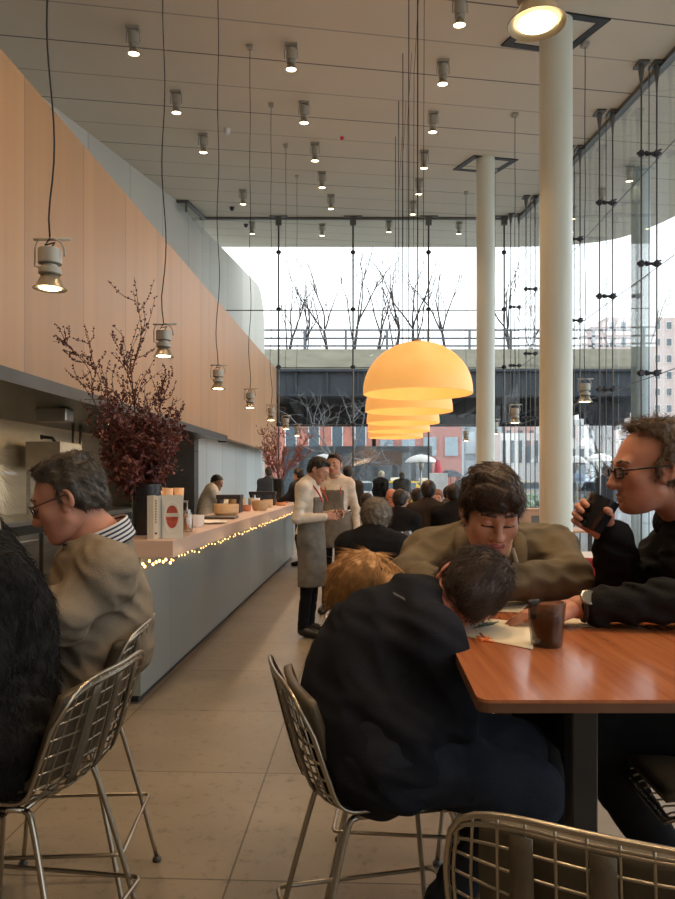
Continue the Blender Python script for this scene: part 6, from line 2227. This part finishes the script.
# ---------------------------------------------------------------- 6. person in the black fur coat
hc = P(-54, 500, 1.90)
J = dict(neck=P(-38, 552, 1.90), shL=P(-16, 590, 1.74), shR=P(-24, 585, 2.10), elL=P(-30, 665, 1.66), elR=P(-40, 660, 2.2), wrL=A(-1.25, 1.75, 1.02), wrR=A(-1.25, 2.1, 1.02),
         chest=P(-16, 630, 1.92), waist=P(-11, 695, 1.92), pelvis=P(-11, 735, 1.92), hipL=P(-11, 738, 1.82), hipR=P(-11, 738, 2.02), knL=A(-1.35, 1.78, 0.72), knR=A(-1.35, 2.06, 0.72), anL=A(-1.25, 1.78, 0.32), anR=A(-1.25, 2.06, 0.32), toL=A(-1.4, 1.78, 0.28), toR=A(-1.4, 2.06, 0.28))
b, pm, R = body('person in a shaggy black fur coat with pale blond hair, back turned', J, 1.05, A(-1, 0, 0), hc, A(-1, 0, -0.1), A(-0.1, 0, 1), 1.05, [SK_FAIR, M_LIP, H_PLATINUM, M_EYE, M_IRIS], 0.012, 0.005, 'down')
C_FUR = mat('black_fur', (0.006, 0.0055, 0.0055), rough=0.8, var=0.3, scale=30, spec=0.25)
cp = grp(pm, ('torso', 'armU', 'armF', 'pelvis', 'thigh'), {'thigh': 0.55})


def fur_post(g, D):
    return D - 0.035 - 0.008 * wobble(g, 34, 2) - 0.004 * wobble(g, 95, 4)


V, Q, M_ = sdf_mesh(cp, 0.010, fur_post, pad=0.06)
V = relax(V, Q, 1)
SV, SQ = strands(V, vnormals(V, Q), 15000, 0.035, lambda p, n: np.repeat(A(0.1, 0, -1)[None], len(p), 0), rad=0.0009, seg=4, lift=0.45, jitter=0.45, seed=4)
link_mesh('fur_coat', np.vstack([V, SV]), np.vstack([Q, SQ + len(V)]), C_FUR, None, True, b, ORG(b))
garment('trousers', grp(pm, ('thigh', 'shin')), C_BLACKTROUSER, b, 0.014, 0.010, 0)
shoes(pm, b, 0.012, 0.010)
add_hair(b, H_PLATINUM, hc, R, 1.05, 'long', t=0.014, h=0.006, nape=-0.13, amp=0.004, freq=60, seed=25, count=2600, length=0.10, rad=0.0009, lift=0.01, jitter=0.05, extra=[((0, -0.050, -0.06), (0.08, 0.045, 0.08), 0.03)], flow=lambda p, n, R, cr: np.repeat(-R[:, 2][None], len(p), 0))

# ---------------------------------------------------------------- generic poses for the figures further back
def place(L, org, yaw, s):
    cr, sr = math.cos(yaw), math.sin(yaw)
    Rz = np.array([[cr, -sr, 0], [sr, cr, 0], [0, 0, 1]])
    return {k: np.asarray(org) + s * (Rz @ np.asarray(v, float)) for k, v in L.items()}, Rz


STAND = dict(pelvis=(0, 0, 0.96), waist=(0, 0.01, 1.10), chest=(0, 0.01, 1.30), neck=(0, -0.015, 1.475), shL=(-0.175, -0.015, 1.415), shR=(0.175, -0.015, 1.415), elL=(-0.225, -0.04, 1.13), elR=(0.225, -0.04, 1.13), wrL=(-0.235, 0.05, 0.88), wrR=(0.235, 0.05, 0.88),
             hipL=(-0.085, 0, 0.93), hipR=(0.085, 0, 0.93), knL=(-0.095, 0.02, 0.50), knR=(0.095, 0.02, 0.50), anL=(-0.10, -0.02, 0.085), anR=(0.10, -0.02, 0.085), toL=(-0.12, 0.15, 0.035), toR=(0.12, 0.15, 0.035), head=(0, 0.035, 1.625))
SIT = dict(pelvis=(0, 0, 0.56), waist=(0, 0.01, 0.70), chest=(0, 0.03, 0.90), neck=(0, 0.02, 1.065), shL=(-0.175, 0.01, 1.00), shR=(0.175, 0.01, 1.00), elL=(-0.23, 0.12, 0.76), elR=(0.23, 0.12, 0.76), wrL=(-0.13, 0.36, 0.80), wrR=(0.13, 0.36, 0.80),
           hipL=(-0.09, 0.02, 0.55), hipR=(0.09, 0.02, 0.55), knL=(-0.11, 0.43, 0.52), knR=(0.11, 0.43, 0.52), anL=(-0.11, 0.42, 0.085), anR=(0.11, 0.42, 0.085), toL=(-0.12, 0.58, 0.035), toR=(0.12, 0.58, 0.035), head=(0, 0.06, 1.215))


def figure(label, pose, xy, face, s, top, bottom, hair, style='short', skinm=SK_FAIR, over=None, h=0.02, hh=0.009, head_dir=None, hair_t=0.014, extra=(), group=None, bulk=1.0, handy=True, head_up=None, top_name='jacket', z=0.0, hair_h=None, nape=-0.07, detail=False, count=0, length=0.03, eyes='down', amp=0.003, infl=0.014):
    L = dict(pose)
    L.update(over or {})
    yaw = yaw_to(*face)
    J, Rz = place(L, (xy[0], xy[1], z), yaw, s)
    f = Rz @ A(*(head_dir or (0, 1, -0.08)))
    u = Rz @ A(*(head_up or (0, 0.08, 1)))
    hands = []
    if handy:
        for x, sd in (('L', -1), ('R', 1)):
            d = unit(J['wr' + x] - J['el' + x])
            n_ = Rz @ A(0.9 if x == 'L' else -0.9, 0, -0.3)
            hands.append(hand_prims(J['wr' + x], d, n_, s, side=sd if x == 'R' else -1))
    b, pm, R = body(label, J, s, Rz @ A(0, 1, 0), J['head'], f, u, s, [skinm, M_LIP, hair, M_EYE, M_IRIS], h, hh, eyes, detail, bulk, hands, group=group)
    garment(top_name, grp(pm, ('torso', 'armU', 'armF', 'pelvis'), {'armF': 0.96}), top, b, h * 0.8, infl, 0.003, 16, int(xy[0] * 100) % 50 + 1, cutters=[lambda g: 0.062 * s - np.linalg.norm((g - (J['neck'] + Rz @ A(0, 0.045, 0.045) * s)) * A(1, 1, 0.7), axis=-1)])
    garment('trousers', grp(pm, ('pelvis', 'thigh', 'shin'), {'shin': 0.97}), bottom, b, h * 0.85, 0.012, 0.003, 20, 5)
    shoes(pm, b, h * 0.7, 0.010)
    if style:
        add_hair(b, hair, J['head'], R, s, style, t=hair_t, h=hair_h or hh * 0.9, extra=extra, nape=nape, count=count, length=length, amp=amp)
    return b, pm, J, Rz, R


# ---------------------------------------------------------------- waiters
C_SHIRT = cloth('cream_shirt', (0.64, 0.57, 0.47), bump=0.1)
C_APRON = cloth('grey_apron', (0.165, 0.15, 0.125), bump=0.2)
C_STRAP = mat('apron_strap_red', (0.42, 0.06, 0.05), rough=0.7)


def waiter(label, xy, face, s, over, head_dir, head_up, apron_to, strapside, hair_t=0.007):
    b, pm, J, Rz, R = figure(label, STAND, xy, face, s, C_SHIRT, C_BLACKTROUSER, H_DARK, 'short', SK_TAN, dict(dict(shL=(-0.155, -0.01, 1.41), shR=(0.155, -0.01, 1.41)), **over), 0.010, 0.0042, head_dir, hair_t, head_up=head_up, top_name='shirt', detail=True, hair_h=0.0045, extra=[((0, 0.035, 0.100), (0.05, 0.05, 0.022), 0.02)], count=1200, length=0.022, bulk=0.76, infl=0.010)
    base = J['pelvis'] * A(1, 1, 0)
    fwd, rt = Rz @ A(0, 1, 0), Rz @ A(1, 0, 0)
    zb = apron_to
    skirt = [cap(J['pelvis'] + A(0, 0, 0.10), A(*(base[:2] + fwd[:2] * 0.02), zb - 0.1), 0.142 * s, 0.168 * s, 0.05, ax=fwd, s=1.1)]
    bib = grp(pm, ('torso', 'pelvis'))[1:5] + grp(pm, ('pelvis',))

    def cut(g):
        q = g - base
        y = q @ fwd
        x = q @ rt
        zz = g[..., 2]
        lower = np.where(zz < 1.12 * s, -0.05 - y, 0.035 - y + np.maximum(0, np.abs(x) - 0.085) * 1.5)
        return np.maximum.reduce([lower, zb - zz, zz - (J['neck'][2] - 0.13)])
    ap = garment('apron', bib + skirt, C_APRON, b, 0.011, 0.022, 0.005, 12, 3, (1, 0, 0), 2.0, cutters=[cut])
    mb = MB()
    n_ = J['neck']
    for sx in (-1, 1):
        path = crom([n_ + fwd * -0.075 + A(0, 0, 0.030), n_ + rt * (sx * 0.075) + A(0, 0, 0.015), n_ + rt * (sx * 0.085) + fwd * 0.075 + A(0, 0, -0.06), n_ + rt * (sx * 0.085) + fwd * 0.12 + A(0, 0, -0.135), n_ + rt * (sx * 0.088) + fwd * 0.135 + A(0, 0, -0.18)], 14)
        mb.tube(path - ORG(b), 0.0085, 6)
    mb.build('apron_strap', C_STRAP, b)
    mb = MB().tube(ring_path(n_ + A(0, 0, 0.018), A(0, 0, 1), fwd, 0.066, 0.070) - ORG(b), 0.015, 8, closed=True)
    mb.build('shirt_collar', C_SHIRT, b)
    return b, J, Rz


W1 = (PX(308, 6.72), 6.72)
over = dict(neck=(0, 0.03, 1.46), head=(0, 0.105, 1.585), elL=(-0.22, -0.02, 1.13), elR=(0.22, -0.04, 1.12), wrL=(-0.09, 0.24, 1.16), wrR=(0.10, 0.20, 1.14), chest=(0, 0.02, 1.29))
b1, J1, Rz1 = waiter('waiter in a grey apron writing on a pad beside the counter', W1, (0.96, -0.26), 0.975, over, (0.02, 0.86, -0.50), (0, 0.5, 0.86), 0.47, 1)
t = thing('notepad', 'small white notepad in the hands of the writing waiter', 'notepad', tuple(J1['wrL'] + Rz1 @ A(0.05, 0.10, 0.02)), yaw_to(0.9, -0.36))
MB().box((0, 0, 0), (0.075, 0.12, 0.008), R=np.array(Matrix.Rotation(0.35, 3, 'X'))).build('sheets', M_PAPER, t)
o = MB().tube([J1['wrR'] + Rz1 @ A(-0.03, 0.10, 0.02), J1['wrR'] + Rz1 @ A(-0.05, 0.07, 0.12)], 0.004, 6).build('pen', M_BLACK)
tag(o, 'dark pen in the fingers of the writing waiter', 'pen')
W2 = (PX(335, 7.9), 7.9)
over = dict(wrL=(-0.25, 0.04, 0.89), wrR=(0.20, 0.14, 0.93), head=(0.0, 0.03, 1.625))
b2, J2, Rz2 = waiter('taller waiter standing behind the writing one, facing the viewer', W2, (-0.22, -0.97), 1.0, over, (0.10, 1, -0.10), (0, 0.1, 1), 0.72, -1)

# ---------------------------------------------------------------- diners and others inside
C_SUITGREY = cloth('suit_grey', (0.075, 0.08, 0.088))
C_SUITDARK = cloth('suit_dark', (0.022, 0.024, 0.03))
C_JACKETBROWN = cloth('jacket_brown_grey', (0.045, 0.038, 0.033))
C_WHITE = cloth('white_top', (0.62, 0.58, 0.52))
C_CHEF = cloth('chef_white', (0.66, 0.60, 0.50))
C_RED = cloth('red_scarf', (0.25, 0.02, 0.035))
C_GREYCOAT = cloth('grey_coat', (0.08, 0.085, 0.09))

# woman with curly grey hair seen from behind
y = 5.0
lean = dict(neck=(0, 0.05, 1.06), head=(0.015, 0.11, 1.195), chest=(0, 0.05, 0.90))
b, pm, J, Rz, R = figure('seated diner in black with curly grey hair, seen from behind', SIT, (PX(373, y), y), (0.15, 1), 0.985, C_BLACK, C_BLACKTROUSER, H_GREY, 'back', SK_FAIR, lean, 0.012, 0.005, (0.25, 1, -0.15), 0.030, bulk=1.25, top_name='jumper', hair_h=0.006, nape=-0.10, count=3200, length=0.035, amp=0.008)


def seat_at(px, headtop, y, s=1.0):
    """floor point and height offset so that a seated head reaches the pixel row"""
    z = EYE + (481 - headtop) * y / FOC
    return (PX(px, y), y), z - 1.345 * s


rows = [(365, 493, 9.9, (0.6, 0.8), C_WHITE, H_DARK, 'short', SK_TAN, 'dark haired diner in white half hidden beside the curly haired one', 0.95),
        (391, 490, 10.2, (0.1, -1), C_WHITE, H_GREY, None, SK_RUDDY, 'bald pink headed diner facing the room', 1.0),
        (399, 496, 8.4, (0.3, 1), C_BLACK, H_DARK, 'back', SK_TAN, 'dark haired diner in black before the bald one', 1.0),
        (406, 491, 10.4, (-0.6, -0.8), C_WHITE, H_MOUSE, 'short', SK_FAIR, 'light haired diner in white leaning beside the bald one', 0.95),
        (417, 491, 10.0, (0.2, 1), C_JACKETBROWN, H_DARK, 'back', SK_TAN, 'diner with round black hair seen from behind', 1.0),
        (428, 494, 8.9, (0.25, 1), C_JACKETBROWN, H_DARK, 'back', SK_TAN, 'broad diner in a brown black jacket seen from behind', 1.08),
        (438, 489.5, 11.0, (-0.3, -1), C_BLACK, H_RED, 'long', SK_FAIR, 'diner with long auburn hair facing the room before the white board', 0.98),
        (447, 488, 11.2, (0.8, -0.5), C_GREYCOAT, H_DARK, 'short', SK_TAN, 'diner in a dark cap and grey coat leaning sideways', 1.02),
        (459, 491, 9.6, (-0.4, 0.9), C_RED, H_DARK, 'back', SK_TAN, 'dark haired diner with a red scarf', 1.0),
        (454, 503, 8.7, (0.1, 1), C_BLACK, H_DARK, 'back', SK_TAN, 'diner bent low in black with dark hair', 1.05)]
for (px, ht, y, face, top, hair, style, sk, lab, s) in rows:
    xy, z = seat_at(px, ht, y, s)
    z = float(np.clip(z, -0.06, 0.10))
    figure(lab, SIT, xy, face, s, top, C_BLACKTROUSER, hair, style, sk, None, 0.022, 0.010, handy=False, bulk=1.05, z=max(z, 0.0), nape=-0.17 if style == 'long' else -0.075)

# standing people
figure('man in a grey suit standing with his back turned near the pale panels', STAND, (PX(269, 15.6), 15.6), (-0.1, 1), 1.0, C_SUITGREY, C_SUITDARK, H_GREYBROWN, 'back', SK_FAIR, None, 0.022, 0.010, handy=False, top_name='suit_jacket')
xy = (PX(304, 12.2), 12.2)
figure('dark suited man leaning on the far end of the counter', STAND, xy, (-0.75, 0.6), 0.97, C_SUITDARK, C_SUITDARK, H_DARK, 'back', SK_TAN, dict(elL=(-0.20, 0.20, 1.20), wrL=(-0.16, 0.46, 1.14), elR=(0.22, 0.16, 1.2), wrR=(0.12, 0.44, 1.14), chest=(0, 0.06, 1.28), neck=(0, 0.08, 1.45), shL=(-0.175, 0.07, 1.39), shR=(0.175, 0.07, 1.39), head=(0, 0.13, 1.59)), 0.022, 0.010, top_name='suit_jacket')
figure('man in a brown grey jacket standing behind the taller waiter', STAND, (PX(348, 11.5), 11.5), (0.05, 1), 0.965, C_JACKETBROWN, C_SUITDARK, H_DARK, 'back', SK_TAN, None, 0.022, 0.010, top_name='jacket')
figure('cook in white bending over the counter by the wooden bowls', STAND, (PX(205, 11.2), 11.2), (0.9, 0.35), 0.95, C_CHEF, C_BLACKTROUSER, H_DARK, 'short', SK_BROWN, dict(neck=(0, 0.12, 1.40), head=(0, 0.20, 1.49), chest=(0, 0.08, 1.24), shL=(-0.175, 0.10, 1.34), shR=(0.175, 0.10, 1.34), elL=(-0.24, 0.20, 1.12), elR=(0.24, 0.2, 1.12), wrL=(-0.10, 0.42, 1.18), wrR=(0.10, 0.42, 1.18)), 0.018, 0.008, head_dir=(0.7, 0.7, -0.3), top_name='chef_jacket')
figure('cook in a white jacket at the dark kitchen doorway', STAND, (PX(181, 12.9), 12.9), (0.8, 0.4), 0.95, C_CHEF, C_BLACKTROUSER, H_DARK, 'short', SK_TAN, None, 0.022, 0.010, handy=False, top_name='chef_jacket')
figure('man standing far back behind the teenager by the slimmer column', STAND, (PX(472, 17.5), 17.5), (-0.3, -1), 1.03, C_SUITDARK, C_SUITDARK, H_DARK, 'short', SK_TAN, None, 0.024, 0.011, handy=False)
# people out on the pavement
figure('white haired passer by in a black coat outside the glass', STAND, (PX(381, 22), 22), (0.6, 0.8), 1.02, C_BLACK, C_BLACKTROUSER, H_PLATINUM, 'back', SK_FAIR, None, 0.03, 0.014, handy=False, z=-0.03, bulk=1.2, top_name='coat')
figure('passer by in a dark navy coat outside, back turned', STAND, (PX(402, 21.5), 21.5), (0, 1), 1.0, C_SUITDARK, C_BLACKTROUSER, H_DARK, 'back', SK_TAN, None, 0.03, 0.014, handy=False, z=-0.03, bulk=1.25, top_name='coat')
b, pm, J, Rz, R = figure('pedestrian in grey under a dark umbrella across the street', STAND, (PX(459, 30), 30), (-0.8, -0.4), 1.0, C_GREYCOAT, C_BLACKTROUSER, H_DARK, 'back', SK_TAN, dict(elR=(0.2, 0.16, 1.2), wrR=(0.13, 0.3, 1.3)), 0.03, 0.014, z=-0.03, top_name='coat')


def umbrella(p, z, r, m, label):
    t = thing('umbrella', label, 'umbrella', p)
    MB().tube([(0, 0, 0), (0, 0, z)], 0.012, 6).build('shaft', M_BLACK, t)
    a = np.linspace(0, 2 * np.pi, 9)[:-1]
    MB().lathe([(r, z - 0.28), (r * 0.8, z - 0.15), (r * 0.45, z - 0.03), (0, z + 0.02)], seg=8, smooth=False).lathe([(r, z - 0.28), (r * 0.45, z - 0.05), (0, z)], seg=8, smooth=False).build('canopy', m, t)


umbrella(tuple(J['wrR'] + Rz @ A(0, 0.03, 0.0)), 0.62, 0.55, mat('umbrella_navy', (0.03, 0.04, 0.055), rough=0.6), 'dark open umbrella over the grey pedestrian')
b, pm, J, Rz, R = figure('pedestrian in dark clothes under a blue umbrella beyond the side glass', STAND, (PX(589, 24), 24), (-0.9, -0.2), 0.98, C_SUITDARK, C_BLACKTROUSER, H_DARK, 'back', SK_TAN, dict(elR=(0.2, 0.16, 1.12), wrR=(0.13, 0.3, 1.2)), 0.03, 0.014, z=-0.03, top_name='coat')
umbrella(tuple(J['wrR'] + Rz @ A(0, 0.03, 0.0)), 0.55, 0.5, mat('umbrella_blue', (0.18, 0.26, 0.38), rough=0.6), 'pale blue open umbrella beyond the side glass')
# ================================================================ daylight, camera, colour
w = bpy.data.worlds.new('overcast')
SC.world = w
w.use_nodes = True
nt = w.node_tree
bg = nt.nodes['Background']
tc = nd(nt, 'ShaderNodeTexCoord')
sp = nd(nt, 'ShaderNodeSeparateXYZ')
nt.links.new(tc.outputs['Generated'], sp.inputs[0])
up = nd(nt, 'ShaderNodeMapRange')
up.inputs['From Min'].default_value = -0.05
up.inputs['From Max'].default_value = 0.6
nt.links.new(sp.outputs[2], up.inputs['Value'])
nt.links.new(mixc(nt, up.outputs[0], (0.98, 0.985, 1.0), (0.92, 0.955, 1.0)), bg.inputs['Color'])
bg.inputs['Strength'].default_value = 2.6

cam = bpy.data.cameras.new('camera')
co = bpy.data.objects.new('camera', cam)
COL.objects.link(co)
co.location = (0, 0, EYE)
co.rotation_euler = (math.pi / 2, 0, 0)
cam.sensor_fit = 'HORIZONTAL'
cam.sensor_width = 36.0
cam.lens = 36.0 * FOC / 675.0
cam.shift_y = (481 - 449.5) / 899.0 * 899.0 / 675.0
cam.clip_start = 0.05
cam.clip_end = 400
SC.camera = co
vs = SC.view_settings
SC.display_settings.display_device = 'sRGB'
vs.view_transform = 'Standard'
vs.look = 'None'
vs.gamma = 1
vs.exposure = 0.0
vs.use_curve_mapping = False
cy = SC.cycles
cy.max_bounces = 8
cy.diffuse_bounces = 4
cy.glossy_bounces = 3
cy.transmission_bounces = 8
cy.transparent_max_bounces = 24
cy.sample_clamp_indirect = 4.0
cy.caustics_reflective = False
cy.caustics_refractive = False
cy.use_denoising = True
